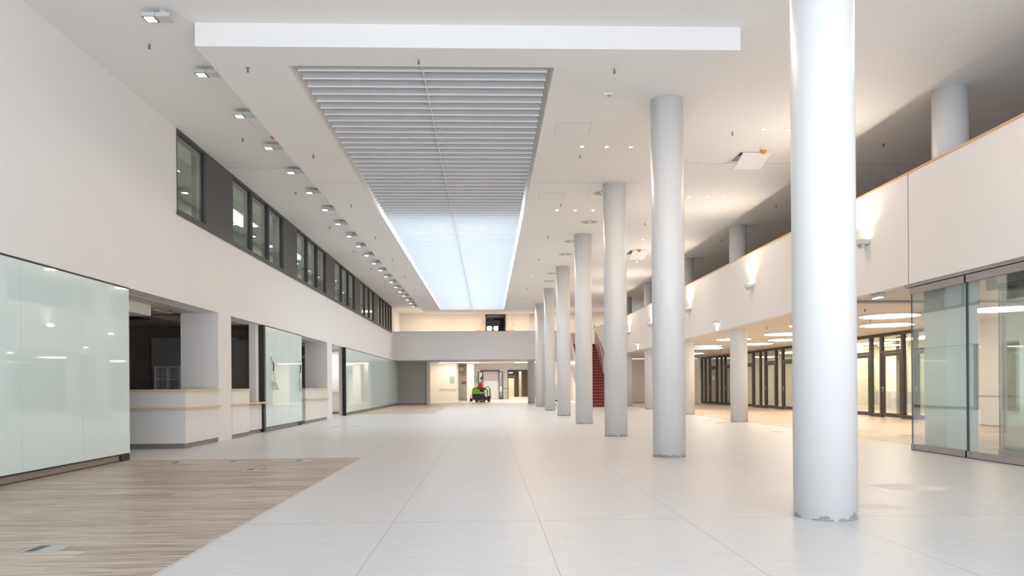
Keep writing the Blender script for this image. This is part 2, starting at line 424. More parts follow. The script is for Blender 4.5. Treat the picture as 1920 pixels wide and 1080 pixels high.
# ---- ground floor zone behind the gallery
m = MB()
m.box(-6.6, -4.2, 51.2, 51.5, 0, 2.94)
struct('wall_end_left', m, GREYW)
m = MB()
m.box(-4.2, -4.0, 50.95, 51.6, 0, 2.94)
m.prism([(-5.2, 51.6), (-4.8, 51.6), (-4.8, 60.9), (-2.62, 60.9), (-2.45, 61.3), (-2.45, 61.6), (-3.3, 61.6), (-3.3, 69.5), (-5.2, 69.5)], 'Z', 0, 3.3)
struct('wall_hall_left', m, CREAMW)
m = MB()
m.box(-3.4, -1.4, 69.6, 69.8, 0, 3.3)
m.box(-1.4, -0.92, 70, 70.2, 0, 3.3).box(1.40, 1.85, 70, 70.2, 0, 3.3).box(-0.92, 1.40, 70, 70.2, 2.70, 3.3)
m.box(-1.5, -1.38, 61.5, 70.2, 0, 3.3)
m.box(1.85, 7.6, 70, 70.2, 2.74, 3.3).box(4.5, 8.8, 70, 70.2, 0, 2.74)
m.box(-0.92, 1.4, 71.4, 71.5, 0, 2.9)
struct('wall_hall_back', m, mat('warm_white_wall', (.74, .69, .62), .6, noise=.015))
struct('wall_hall_pillar', MB().box(-1.74, -1.14, 60.9, 61.5, 0, 3.3, bev=.02), CREAMW)
m = MB()
m.box(1.7, 1.85, 70.2, 90, 0, 3.0).box(5.2, 5.35, 70.2, 90, 0, 3.0).box(1.7, 5.35, 90, 90.2, 0, 3.0)
struct('wall_corridor', m, mat('corridor_wall', (.58, .55, .48), .6, noise=.02))
m = MB()
m.box(-6.6, 8.9, 52.2, 70.2, 3.3, 3.5).box(1.7, 5.35, 70.2, 90.2, 3.0, 3.2)
m.box(-6.6, -4.2, 51.5, 52.2, 2.94, 3.5)
struct('ceiling_hall', m, mat('warm_ceiling', (.80, .73, .66), .6))
m = MB(); m.box(7.1, 7.9, 50.0, 50.2, 0, 2.94).box(7.0, 7.2, 50.2, 62, 0, 3.3).box(4.3, 7.2, 62, 62.2, 0, 3.3)
struct('wall_hall_right', m, CREAMW)
struct('baseboard_back', MB().box(7.92, 14.0, 49.985, 50.0, 0, .07), PLINTH)
struct('baseboard_end', MB().box(-6.2, -4.2, 51.18, 51.2, 0, .08), PLINTH)
# ---- rooms behind the left openings
m = MB()
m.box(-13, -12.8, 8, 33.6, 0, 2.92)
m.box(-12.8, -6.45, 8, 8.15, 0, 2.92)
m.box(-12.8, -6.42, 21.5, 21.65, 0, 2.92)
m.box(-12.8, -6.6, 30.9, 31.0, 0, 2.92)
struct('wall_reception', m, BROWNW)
struct('ceiling_reception', MB().box(-13, -6.45, 8, 34.2, 2.92, 3.05), mat('shaded_ceiling', (.38, .355, .335), .6, noise=.02))  # ceiling colour darkened for the shade deep in the room
struct('wall_side_corridor', MB().box(-8.2, -6.35, 34.0, 34.15, 0, 2.92), WHITE)
struct('baseboard_side', MB().box(-8.2, -6.42, 33.98, 34.0, 0, .1), PLINTH)
# soffit painted paler by the hall, deeper shading put into the ceiling colour
m = MB()
for a, b in OP: m.box(-7.9, -6.45, a-.05, b+.05, 2.905, 2.92)
struct('trim_6', m, mat('lit_soffit', (.66, .62, .58), .6))
# room behind the window strip
m = MB()
m.box(-8.3, -8.2, 14.5, 47.6, 4.4, CZ).box(-8.3, -6.45, 14.5, 47.6, 4.35, 4.45).box(-8.3, -6.45, 14.4, 14.5, 4.4, CZ).box(-8.3, -6.45, 47.6, 47.7, 4.4, CZ).box(-8.3, -6.8, 14.4, 47.7, CZ, CZ+.1)
struct('wall_upper_left', m, mat('grey_green_wall', (.45, .46, .43), .6, noise=.02))
# facade posts behind the camera (daylight side)
m = MB()
for px in (-5.9, -3.2, -.5, 2.2, 4.9, 7.6, 10.3, 13.0): m.box(px-.05, px+.05, -4.1, -3.9, 0, CZ)
struct('window_2', m, DARKF)

# ---- window strip in the left wall
def strip_windows():
    mods = [(14.78, 16.31, 1), (16.31, 17.96, 0), (17.96, 22.40, 3), (22.40, 23.93, 0), (23.93, 28.25, 3), (28.25, 29.82, 0),
            (29.82, 34.3, 3), (34.3, 35.7, 0), (35.7, 40.0, 3), (40.0, 41.4, 0), (41.4, 47.3, 5)]
    z0, z1 = 4.64, CZ - .002
    n = 3
    for a, b, k in mods:
        if k == 0:
            m = MB().box(-6.40, WX+.012, a, b, z0+.05, z1)
            struct('trim_%d' % (n+5), m, DARKG); n += 1; continue
        w_ = thing('window_%d' % n, (WX, (a+b)/2, z0), None, None, None, 'structure'); n += 1
        f = MB(); t = .045
        f.box(WX-.20, WX+.012, a, b, z0+.05, z0+.11).box(WX-.20, WX+.012, a, b, z1-t, z1)
        st = (b-a)/k
        for i in range(k+1):
            y = a + i*st
            f.box(WX-.20, WX+.012, max(a, y-.022), min(b, y+.022), z0+.11, z1-t)
        f.build('window_frame', DARKG, w_)
        for i in range(k):
            y = a+i*st
            p = MB().box(WX-.05, WX-.044, y+.022, y+st-.022, z0+.11, z1-t).build('pane', GLASSW, w_)
            s = MB()
            s.box(WX-.16, WX-.12, y+.022, y+.10, z0+.11, z1-t).box(WX-.16, WX-.12, y+st-.10, y+st-.022, z0+.11, z1-t)
            s.box(WX-.16, WX-.12, y+.10, y+st-.10, z1-t-.09, z1-t).box(WX-.16, WX-.12, y+.10, y+st-.10, z0+.11, z0+.16)
            s.build('inner_sash', mat('sash_grey', (.30, .30, .29), .4), w_)
    struct('trim_7', MB().box(-6.42, WX+.03, 14.76, 47.3, z0-.01, z0+.05), DARKG)
strip_windows()

# ================================================================== COLUMNS
def column(x, y, r, z0, z1, label, group, parts=True):
    m = MB(); n = 64
    m.cyl(x, y, z0, z1, r, n=n)
    o = m.build('round_column', COLM)
    tag(o, label, 'column', group)
    return o
CX = 3.05
cy = [6.63, 12.42, 17.62, 23.5, 29.8, 36.5, 43.3, 52.0]
cl = ['thick white round column standing nearest, cropped by the top of the picture',
      'white round column behind the nearest one with crumbled grey foot',
      'white round column in front of the red stair, right of its steps',
      'white round column just left of the red carpeted steps',
      'white round column in front of the stair balustrade left edge',
      'white round column sixth from the front in the inner row',
      'white round column at the right end of the gallery front',
      'white round column standing under the far gallery beside the corridor']
for i, (y, l) in enumerate(zip(cy, cl)):
    if i < 7: column(CX, y, .272 if i < 5 else .262, 0, SZ if i else CZ, l, 'round columns along the hall')
    else: column(CX, y, .262, 0, 2.94 if False else CZ, l, 'round columns along the hall')
l2 = ['white round column rising behind the balcony parapet above the glass partition', 'white round column hidden mostly behind the nearest column',
      'white round column in front of the dark framed doors',
      'white round column at the left end of the dark framed doors',
      'white round column in front of the beige wall, right of its recess',
      'white round column at the far end of the outer row']
for i, y in enumerate([12.55, 17.9, 23.75, 29.9, 36.9, 42.9]):
    if i == 1: continue
    z0 = 2.0 if i == 0 else 0
    if i == 0:
        column(8.12, 12.72, .285, 3.9, CZ, l2[i], 'round columns under the balcony')
    else:
        column(8.12, y, .272, 0, CZ, l2[i], 'round columns under the balcony')

# ================================================================== SLATTED CEILING
sl = thing('slatted_ceiling', ((RX0+RX1)/2, (RY0+RY1)/2, 6.02), 'long white slatted ceiling grille, grey near and glowing with daylight beyond', 'ceiling grille')
PIT = .3055; NS = 115
def slat_mesh(mb, y):
    mb.mi = 0; mb.box(RX0+.09, RX1-.09, y, y+.012, 6.043, 6.17)
    mb.mi = 1; mb.box(RX0+.085, RX1-.085, y-.004, y+.016, 6.022, 6.043)
protos = None
rest = MB()
for i in range(NS):
    y = 11.37 + i*PIT
    if y > RY1-.05: break
    if i < 100:
        if protos is None:
            mb = MB(); slat_mesh(mb, 11.37); protos = mb.build('slat', [SLAT, SLATE], sl)
        else:
            o = protos.copy(); COL.objects.link(o); o.location = (0, i*PIT, 0)
    else: slat_mesh(rest, y)
tag(rest.build('far_slats', [SLAT, SLATE], sl), kind='stuff')
bx('carrier_rail', SLATE, sl, -.966, -.956, RY0+.02, RY1-.02, 6.026, 6.17)

# ================================================================== BACK-PAINTED GLASS CLADDING (left wall)
def cladding(y0, y1, joints, label):
    t = thing('glass_wall_cladding', (WX, (y0+y1)/2, 0), label, 'glass cladding', 'back-painted glass panels on the left wall')
    ys = [y0] + joints + [y1]
    for a, b in zip(ys, ys[1:]):
        bx('glass_panel', BACKG, t, WX-.012, WX+.004, a+.003, b-.003, .125, 2.895)
    m = MB(); m.box(WX-.13, WX-.013, y0-.002, y1+.002, .10, 2.905)
    m.build('backing_frame', BLACK, t)
    bx('top_trim', BLACK, t, WX-.012, WX+.008, y0-.002, y1+.002, 2.897, 2.922)
    m = MB(); m.box(WX-.12, WX-.03, y0+.06, y1-.12, .012, .10); m.build('plinth', PLINTH, t)
    bx('corner_foot', BLACK, t, WX-.125, WX, y1-.30, y1, .0, .10) if y1 < 45 else None
    bx('floor_gap', BLACK, t, WX-.12, WX-.022, y0, y1-.3, 0, .012)
cladding(-3.5, 12.80, [-.34, 1.12, 2.58, 4.04, 5.5, 6.96, 8.42, 9.88, 11.34], 'big pale green glass wall panel nearest on the left')
cladding(20.52, 24.47, [21.5, 22.95], 'pale green glass panel with two cable coils hanging from it')
cladding(32.05, 50.4, [33.51+1.46*i for i in range(11)], 'long pale green glass wall panel at the far left')
for (y, l) in ((20.09, 'slim black upright at the near edge of the cable-hung glass'),):
    pass
# white nib and black upright in front of the second glass
o = bx('black_upright', BLACK, None, WX-.135, WX+.006, 20.36, 20.52, 0, 2.92); tag(o, 'slim black upright at the near edge of the cable-hung glass', 'upright')
o = bx('black_upright', BLACK, None, WX-.135, WX+.006, 31.9, 32.05, 0, 2.92); tag(o, 'slim black upright at the near edge of the far glass wall', 'upright')

def cable_coil(y, z, s, label):
    t = thing('cable_coil', (WX+.006, y, z-.9), label, 'cable', 'loose cables hanging from the glass')
    base = WX + .03
    pts = [(base-.02, y-.10*s, z), (base, y-.04*s, z-.12), (base+.01, y+.01, z-.2), (base, y+.02*s, z-.38), (base+.01, y+.10*s, z-.5), (base+.02, y+.16*s, z-.66)]
    MB().tube(pts, .007).build('lead', mat('cable_brown', (.20, .15, .12), .5), t)
    MB().tube([(p[0]+.012, p[1]+.03, p[2]-.02) for p in pts[1:4]], .012).build('tie', mat('cable_dark', (.03, .03, .03), .5), t)
    for k in range(4):
        c = (base+.025+.008*k, y+(.06+.04*k)*s, z-.78-.02*k); ra, rb = .16+.02*k, .13-.012*k
        if s < 0: ra, rb = .10+.012*k, .22-.02*k
        ps = [(c[0], c[1]+ra*math.cos(a+.4*k), c[2]+rb*math.sin(a)) for a in [2*PI*j/22 for j in range(22)]]
        MB().tube(ps, .006, 6).build('loop', mat('cable_grey', (.50, .46, .40), .5), t)
cable_coil(21.1, 2.08, 1, 'loose cable coil hanging near the left edge of the glass')
cable_coil(24.1, 2.08, -1, 'loose cable coil hanging at the right edge of the glass')

# ================================================================== RECEPTION DESKS
def desk(seg_front, seg_side, label, post=True):
    """seg_front: (x0,x1,y) face towards the camera; seg_side: (x,y0,y1) face towards the hall"""
    x0, x1, yf = seg_front; xs, ys0, ys1 = seg_side
    t = thing('reception_desk', ((x0+xs)/2, (yf+ys1)/2, 0), label, 'counter', 'white reception counters with oak tops')
    def L(m, inset, z0, z1, d=.10):
        i = inset
        m.prism([(x0, yf+i), (xs-i, yf+i), (xs-i, ys1), (xs-i-d, ys1), (xs-i-d, yf+i+d), (x0, yf+i+d)], 'Z', z0, z1)
    m = MB(); L(m, 0, .10, .785); m.build('lower_panel', LAQ, t)
    m = MB(); L(m, 0, .825, 1.145); m.build('upper_panel', LAQ, t)
    m = MB(); L(m, .035, 0, .10, .06); m.build('plinth', PLINTH, t)
    m = MB(); L(m, -.06, .785, .825, .5); m.build('ledge', OAK, t)
    m = MB(); L(m, -.03, 1.145, 1.19, .34); m.build('top', OAK, t)
    return t
desk((-7.6, -6.08, 15.10), (-6.08, 15.10, 16.975), 'white reception counter with oak top nearest the camera')
desk((-6.9, -6.08, 17.83), (-6.08, 17.83, 19.1), 'short white counter with oak top right of the first pier')
desk((-6.9, -6.10, 25.0), (-6.10, 25.0, 28.33), 'white counter with oak top behind the cable-hung glass')
t = thing('low_desk', (-6.45, 19.8, 0), 'low grey-white desk with oak top beside the black upright', 'desk')
m = MB(); m.prism([(-6.35, 19.12), (-6.26, 19.12), (-6.15, 20.36), (-6.9, 20.36), (-6.9, 20.26), (-6.26, 20.26)], 'Z', .1, .76); m.build('panel', WHITE, t)
m = MB(); m.prism([(-6.9, 19.12), (-6.02, 19.12), (-5.98, 20.36), (-6.9, 20.36)], 'Z', .785, .83); m.build('top', OAK, t)
m = MB(); m.prism([(-6.38, 19.14), (-6.30, 19.14), (-6.18, 20.34), (-6.9, 20.34), (-6.9, 20.28), (-6.30, 20.28)], 'Z', 0, .1); m.build('plinth', PLINTH, t)
t['label'] = 'low white desk with oak top beside the black upright'
# bulkhead
o = bx('ceiling_bulkhead', CREAMW, None, -8.3, -6.86, 11.5, 15.35, 2.69, 2.905); tag(o, 'white box bulkhead hanging under the reception ceiling', 'bulkhead')
# cupboards and shelves in the dark reception room
t = thing('storage_cabinet', (-8.5, 21.2, 0), 'tall grey cupboard against the dark reception wall', 'cabinet')
bx('carcass', CABI, t, -9.35, -6.95, 20.95, 21.45, 0, 2.62)
for i in range(4):
    a = -9.35 + .6*i
    bx('door', CABI, t, a+.004, a+.596, 20.93, 20.95, .08, 2.58)
t = thing('shelf_unit', (-8.7, 20.7, 0), 'white open shelf unit standing before the grey cupboard', 'shelf')
m = MB()
for x in (-9.05, -8.72, -8.39): m.box(x-.018, x+.018, 20.45, 20.85, 0, 1.82)
m.box(-9.05, -8.39, 20.83, 20.85, 0, 1.82)
m.build('side_panel', mat('shelf_white', (.70, .70, .70), .4), t)
for z in (0.03, .38, .74, 1.10, 1.45, 1.80): bx('shelf', MATS['shelf_white'], t, -9.05, -8.39, 20.45, 20.85, z-.015, z+.015)
# ceiling hatches in the dark room
for (x, y, l) in ((-8.6, 18.2, 'right'), (-9.6, 18.9, 'left')):
    o = bx('ceiling_opening', BLACK, None, x-.3, x+.3, y-.3, y+.3, 2.90, 2.918); tag(o, 'black opening in the dark reception ceiling, %s of the two' % l, 'ceiling opening')
o = bx('ceiling_grille', mat('tile_broken', (.62, .54, .46), .7, noise=.4, scale=30), None, -7.9, -7.1, 16.1, 16.9, 2.885, 2.904); tag(o, 'pale broken ceiling tile beside the white bulkhead', 'ceiling tile')
# tall panels in the second opening
t = thing('wall_cupboard', (-7.0, 21.3, 0), 'tall taupe cupboard doors seen through the second opening', 'cupboard')
for i in range(2):
    bx('door', mat('taupe_door', (.25, .225, .205), .5), t, -7.62+.55*i, -7.08+.55*i, 20.86, 20.92, .05, 2.55)
# dark shelf behind desk 3
t = thing('dark_cupboard', (-7.4, 30.6, 0), 'dark brown cupboard behind the third counter', 'cupboard')
bx('carcass', mat('dark_brown_panel', (.17, .12, .09), .5), t, -8.4, -6.95, 30.3, 30.88, 0, 2.4)
bx('top_panel', mat('pale_panel', (.45, .42, .39), .5), t, -8.4, -6.95, 30.28, 30.88, 2.4, 2.52)
# handrail in side corridor
def handrail(pa, pb, n, label, axis='X', off=.07):
    t = thing('handrail', ((pa[0]+pb[0])/2, (pa[1]+pb[1])/2, pa[2]-.1), label, 'handrail')
    MB().tube([pa, pb], .022, 12).build('rail', OAK, t)
    for i in range(n):
        f = (i+.5)/n
        p = [pa[k]*(1-f)+pb[k]*f for k in range(3)]
        q = (p[0], p[1]+off, p[2]-.05) if axis == 'X' else (p[0]+off, p[1], p[2]-.05)
        MB().tube([p, (p[0], p[1], p[2]-.05), q], .010, 8).build('bracket', CHROME, t)
handrail((-7.4, 33.93, 1.0), (-6.62, 33.93, 1.0), 1, 'short oak handrail on the white wall behind the doorway')
handrail((-4.0, 60.83, 1.02), (-2.45, 60.83, 1.02), 2, 'oak handrail on the cream wall under the green board')
handrail((1.42, 69.93, 1.02), (1.98, 69.93, 1.02), 1, 'short handrail beside the corridor entrance')

# ================================================================== SQUARE CEILING SPOTLIGHTS
lamp_y = [9.92, 11.67, 13.44, 15.22, 16.94, 18.7, 20.5, 22.27, 24.05, 25.8, 27.56, 29.33, 31.1, 32.87, 34.6, 36.38, 38.1, 39.85, 41.65, 43.4, 45.1]
def spotlight(x, y):
    t = thing('ceiling_spotlight', (x, y, CZ), 'x', 'spotlight', 'square ceiling spotlights along the left row')
    MB().cyl(x+.22, y+.02, CZ-.06, CZ-.001, .085, n=28).build('mounting_plate', GREYP, t)
    MB().cyl(x+.22, y+.02, CZ-.085, CZ-.06, .022, n=16).build('stem', GREYP, t)
    bx('gear_box', GREYP, t, x+.115, x+.40, y-.12, y+.14, CZ-.170, CZ-.085, bev=.004)
    h = bx('lamp_head', GREYP, t, x-.16, x+.105, y-.12, y+.14, CZ-.170, CZ-.085, bev=.004)
    MB().box(x-.155, x+.10, y-.115, y+.135, CZ-.177, CZ-.1705).build('bezel', BLACK, h)
    MB().box(x-.125, x+.07, y-.09, y+.105, CZ-.181, CZ-.1775).build('lens', LENS, h)
    return t
lamp_y = [v*1.029 for v in lamp_y]
sp0 = spotlight(-4.52, lamp_y[0]); sp0.scale = (.66, .66, .66)
for i, y in enumerate(lamp_y):
    o = sp0 if i == 0 else copy_tree(sp0)
    o.location = (-4.52 - .004*i, y, CZ)
    o['label'] = ('square grey ceiling spotlight nearest the camera, top left' if i == 0 else
                  'square ceiling spotlight, farthest of the left row' if i == 20 else
                  'square grey ceiling spotlight, %s from the front in the left row' % ORD[i])
    spot('spotlight_beam', (-4.54-.004*i, y, CZ-.13), (0, 0, 0), 42, (1.0, .88, .76), 2.2, 1.0, .09)

# ================================================================== SMALL CEILING DEVICES
def sprinkler(x, y, z, label, grp):
    t = thing('sprinkler', (x, y, z-.07), label, 'sprinkler', grp)
    MB().cyl(x, y, z-.012, z-.0005, .035, n=20).build('rosette', CHROME, t)
    m = MB(); m.cyl(x, y, z-.05, z-.012, .010, n=12).cyl(x, y, z-.068, z-.062, .020, n=16)
    m.box(x-.016, x-.012, y-.003, y+.003, z-.064, z-.03).box(x+.012, x+.016, y-.003, y+.003, z-.064, z-.03)
    m.build('nozzle', mat('dull_brass', (.28, .22, .18), .4, metal=.8), t)
    return t
SP = {}
def sprinklers(lst, z, phrase, grp):
    for i, (x, y) in enumerate(lst):
        l = phrase % (ORD[i] if i else 'nearest')
        if 'p' not in SP: SP['p'] = sprinkler(x, y, z, l, grp); continue
        o = copy_tree(SP['p']); o.location = (x, y, z-.07); o['label'] = l; o['group'] = grp
sprinklers([(-5.0, 11.2), (-5.0, 15.4), (-5.0, 19.6), (-5.0, 23.8), (-5.0, 28.0), (-5.0, 32.2), (-5.0, 36.4), (-5.0, 40.6)], CZ,
           'small sprinkler head between spotlights and window strip, %s of its line', 'sprinklers over the window strip')
sprinklers([(-3.56, 11.22), (-3.56, 15.4), (-3.56, 19.6), (-3.56, 23.8), (-3.56, 28.0), (-3.56, 32.2), (-3.56, 36.4), (-3.56, 40.6)], SZ,
           'small sprinkler head on the soffit left of the slats, %s of its line', 'sprinklers left of the slatted grille')
sprinklers([(1.95, 11.18), (1.95, 15.37), (1.95, 19.5), (1.95, 23.7), (1.95, 27.9), (1.95, 32.1), (1.95, 36.3), (1.95, 40.5)], SZ,
           'small sprinkler head on the soffit right of the slats, %s of its line', 'sprinklers right of the slatted grille')
sprinklers([(-.98, 10.9)], SZ, 'sprinkler head on the soffit in front of the slats, %s to the camera', 'sprinklers before the grille')
sprinklers([(5.0, 14.9), (5.0, 19.1), (5.0, 23.3), (5.0, 31.7)], CZ, 'small sprinkler head on the right ceiling by the columns, %s of its line', 'sprinklers right of the columns')
sprinklers([(8.5, 15.6), (8.3, 21.0), (8.3, 26.0)], CZ, 'small sprinkler head on the shaded ceiling over the balcony, %s of its line', 'sprinklers over the balcony')
sprinklers([(9.0, 17.4), (8.6, 22.6), (8.5, 25.6), (8.5, 31.0), (10.6, 20.2)], BB, 'small sprinkler head under the balcony, %s of its line', 'sprinklers under the balcony')
sprinklers([(-6.45-.2, 13.6), (-6.7, 15.9), (-6.65, 19.6)], 2.905, 'small sprinkler head in the opening soffit above the counters, %s of its line', 'sprinklers over the counters')

def downlights(lst, z, phrase, grp):
    for i, (x, y) in enumerate(lst):
        if 'd' not in SP:
            t = thing('downlight', (x, y, z-.02), '', 'downlight', grp)
            MB().cyl(x, y, z-.012, z-.0005, .055, .05, n=24).build('ring', SLATE, t)
            MB().cyl(x, y, z-.014, z-.0125, .036, n=24).build('lens', LENS, t)
            SP['d'] = t; o = t
        else:
            o = copy_tree(SP['d']); o.location = (x, y, z-.02)
        o['label'] = phrase % (('left', 'middle', 'right')[i] if len(lst) == 3 else ('left', 'right')[i]); o['group'] = grp
downlights([(1.92, 14.8), (2.41, 14.8), (2.9, 14.8)], SZ, 'tiny round downlight in the near trio, %s one', 'near downlight trio')
downlights([(1.92, 20.17), (2.41, 20.17), (2.9, 20.17)], SZ, 'tiny round downlight in the second trio beside the slats, %s one', 'second downlight trio')
downlights([(5.56, 14.7), (6.06, 14.7)], CZ, 'tiny round downlight above the orange alarm, %s of the pair', 'downlight pair on the right ceiling')
downlights([(5.5, 20.03), (6.0, 20.03), (6.49, 20.03)], CZ, 'tiny round downlight on the right ceiling beyond the hatch, %s of three', 'downlight trio on the right ceiling')
downlights([(5.48, 25.9), (6.1, 27.0), (6.2, 30.5)], CZ, 'tiny lit downlight near the far right alarm, %s of three', 'far downlights on the right ceiling')

def alarm(x, y, z, label, s=1):
    t = thing('alarm_beacon', (x, y, z-.12*s), label, 'alarm beacon', 'orange alarm beacons on the ceilings')
    MB().cyl(x, y, z-.03*s, z-.0005, .075*s, n=24).build('base', SLATE, t)
    MB().sph(x, y, z-.03*s, .07*s, .07*s, .085*s, 20).build('dome', ORANGE, t)
for (x, y, z, l, s) in ((6.03, 15.95, CZ, 'orange alarm beacon beside the open ceiling hatch', 1.0),
                     (5.72, 27.7, CZ, 'orange alarm beacon on the ceiling between the second and third columns', 1.1),
                     (-4.33, 15.2, CZ-.0, 'small orange beacon tucked behind the fourth square spotlight', .7),
                     (-4.6, 46.9, CZ, 'small orange beacon beyond the last square spotlight', 1.1),
                     (-4.4, 49.6, CZ, 'leftmost orange beacon over the far gallery', 1.1),
                     (-1.85, 49.6, CZ, 'middle orange beacon over the far gallery', 1.1),
                     (-.45, 49.6, CZ, 'orange beacon over the far gallery left of its door', 1.1),
                     (9.9, 22.6, BB, 'orange beacon under the balcony among the round lights', 1.1),
                     (-1.5, 53.3, 3.3, 'orange beacon on the back hall ceiling above the machine', 1.2),
                     (2.6, 53.3, 3.3, 'orange beacon on the back hall ceiling beside the far column', 1.2)):
    alarm(x, y, z, l, s)

# access hatches flush and open
def hatch(x0, x1, y0, y1, z, label):
    t = thing('access_hatch', ((x0+x1)/2, (y0+y1)/2, z-.003), label, 'ceiling hatch', 'flush ceiling hatches')
    m = MB(); w_ = .007
    m.box(x0, x1, y0, y0+w_, z-.003, z-.0004).box(x0, x1, y1-w_, y1, z-.003, z-.0004).box(x0, x0+w_, y0, y1, z-.003, z-.0004).box(x1-w_, x1, y0, y1, z-.003, z-.0004)
    m.build('frame', mat('hatch_line', (.55, .53, .51), .7), t)
    bx('lid', CEIL, t, x0+w_, x1-w_, y0+w_, y1-w_, z-.002, z-.0004)
hatch(1.3, 1.95, 13.5, 14.19, SZ, 'flush square hatch on the soffit before the near downlight trio')
hatch(1.3, 1.95, 18.4, 19.0, SZ, 'flush square hatch on the soffit behind the near downlight trio')
hatch(-5.2, -4.6, 9.3, 9.75, CZ, 'flush hatch above the nearest square spotlight')
hatch(-4.55, -4.1, 14.2, 14.8, CZ, 'flush hatch behind the third square spotlight')
t = thing('open_access_hatch', (6.0, 16.8, CZ-.4), 'open white ceiling hatch hanging down beside the orange beacon', 'ceiling hatch')
bx('opening', BLACK, t, 5.62, 6.22, 16.2, 16.85, CZ-.004, CZ-.0005)
m = MB(); m.prism([(16.18, CZ-.01), (16.18, CZ-.03), (16.8, CZ-.20), (16.8, CZ-.18)], 'X', 5.66, 6.28); m.build('lid', SLATE, t)
t = thing('open_access_hatch', (5.4, 28.4, CZ-.4), 'small open ceiling hatch seen between the second and third columns', 'ceiling hatch')
bx('opening', BLACK, t, 5.45, 5.95, 28.0, 28.8, CZ-.004, CZ-.0005)
m = MB(); m.prism([(27.9, CZ-.01), (27.9, CZ-.03), (28.7, CZ-.24), (28.7, CZ-.22)], 'X', 5.52, 6.1); m.build('lid', SLATE, t)
# swirl air diffusers
dcnt = 0
for (x, y, l) in ((2.88, 18.35, 'nearest, left of the third column'), (3.0, 21.6, 'second, left of the fourth column top'), (2.8, 24.5, 'third of the line'), (2.85, 26.9, 'fourth of the line'), (2.8, 31.5, 'fifth of the line'), (2.8, 33.8, 'sixth of the line')):
    t = thing('air_diffuser', (x, y, SZ-.012), 'square swirl air diffuser on the soffit, %s' % l, 'air diffuser', 'swirl air diffusers along the columns')
    bx('plate', SLATE, t, x-.3, x+.3, y-.3, y+.3, SZ-.010, SZ-.0006)
    m = MB()
    for k in range(16):
        a = 2*PI*k/16; M = Matrix.Translation((x, y, 0)) @ Matrix.Rotation(a, 4, 'Z')
        vs = [M @ Vector(p) for p in ((.08, -.008, SZ-.012), (.25, .02, SZ-.012), (.25, .045, SZ-.012), (.08, .012, SZ-.012))]
        m.bm.faces.new([m.bm.verts.new(v) for v in vs])
    r = bmesh.ops.extrude_face_region(m.bm, geom=m.bm.faces[:]); bmesh.ops.translate(m.bm, vec=(0, 0, .002), verts=[g for g in r['geom'] if isinstance(g, bmesh.types.BMVert)])
    m.build('vane', DARKF, t)
t = thing('motion_sensor', (2.0, 12.15, SZ-.03), 'small rectangular sensor on the soffit near the second column', 'sensor')
bx('body', SLATE, t, 1.93, 2.07, 12.1, 12.2, SZ-.02, SZ-.0005); bx('cover', mat('pale_grey', (.5, .5, .5), .4), t, 2.0, 2.06, 12.11, 12.19, SZ-.026, SZ-.02)

# ================================================================== BALCONY FIXTURES
def wall_lamp(y, z, label, power=45):
    t = thing('wall_lamp', (BX, y, z-.12), label, 'wall lamp', 'up-lighting lamps on the balcony front')
    bx('back_plate', GREYP, t, BX-.03, BX-.0005, y-.02, y+.30, z-.05, z+.02, bev=.004)
    b = bx('lamp_box', GREYP, t, BX-.20, BX-.03, y-.12, y+.10, z-.06, z+.035, bev=.005)
    MB().box(BX-.185, BX-.045, y-.10, y+.08, z+.035, z+.038).build('lens', mat('uplight_lens', (1, 1, 1), .4, emit=(1, .86, .68), estr=12), b)
    m = MB(); m.box(BX-.15, BX-.09, y-.09, y-.05, z-.12, z-.06).box(BX-.15, BX-.09, y+.03, y+.07, z-.12, z-.06); m.build('bracket', GREYP, t)
    spot('wall_lamp_beam', (BX-.115, y-.01, z+.05), (PI, 0, 0), power, WARM, 2.4, 1.0, .04)
    area('wall_lamp_wash', (BX-.14, y-.01, z+.07), (PI, -.7, 0), .12, .2, 27, (1, .82, .66), 2.7)
for y, l in ((14.5, 'wall lamp on the balcony front hidden by the nearest column'), (20.9, 'white wall lamp on the balcony front nearest to the viewer'), (27.4, 'white wall lamp on the balcony front, second beyond the near column'),
             (33.9, 'white wall lamp on the balcony front right of the third column'), (39.2, 'white wall lamp on the balcony front by the stair bend')):
    wall_lamp(y, 4.02, l, 5)
def em_light(x, y, z, label):
    t = thing('emergency_light', (x, y, z), label, 'emergency light', 'small emergency lights on the balcony edge')
    bx('housing', GREYP, t, x-.12, x-.0005, y-.18, y+.18, z, z+.07, bev=.01)
    bx('lens', mat('cold_lens', (1, 1, 1), .3, emit=(.8, .9, 1), estr=10), t, x-.10, x-.03, y-.14, y+.14, z-.008, z)
    spot('emergency_beam', (x-.07, y, z-.02), (0, 0, 0), 5, (.8, .9, 1), 1.6, .8, .03)
em_light(BX, 24.13, 3.22, 'small lit emergency light on the balcony front between columns')
em_light(BX, 37.0, 3.28, 'small lit emergency light far along the balcony front')
em_light(BX+.25, 14.45, BB-.08, 'grey emergency light just right of the nearest column')

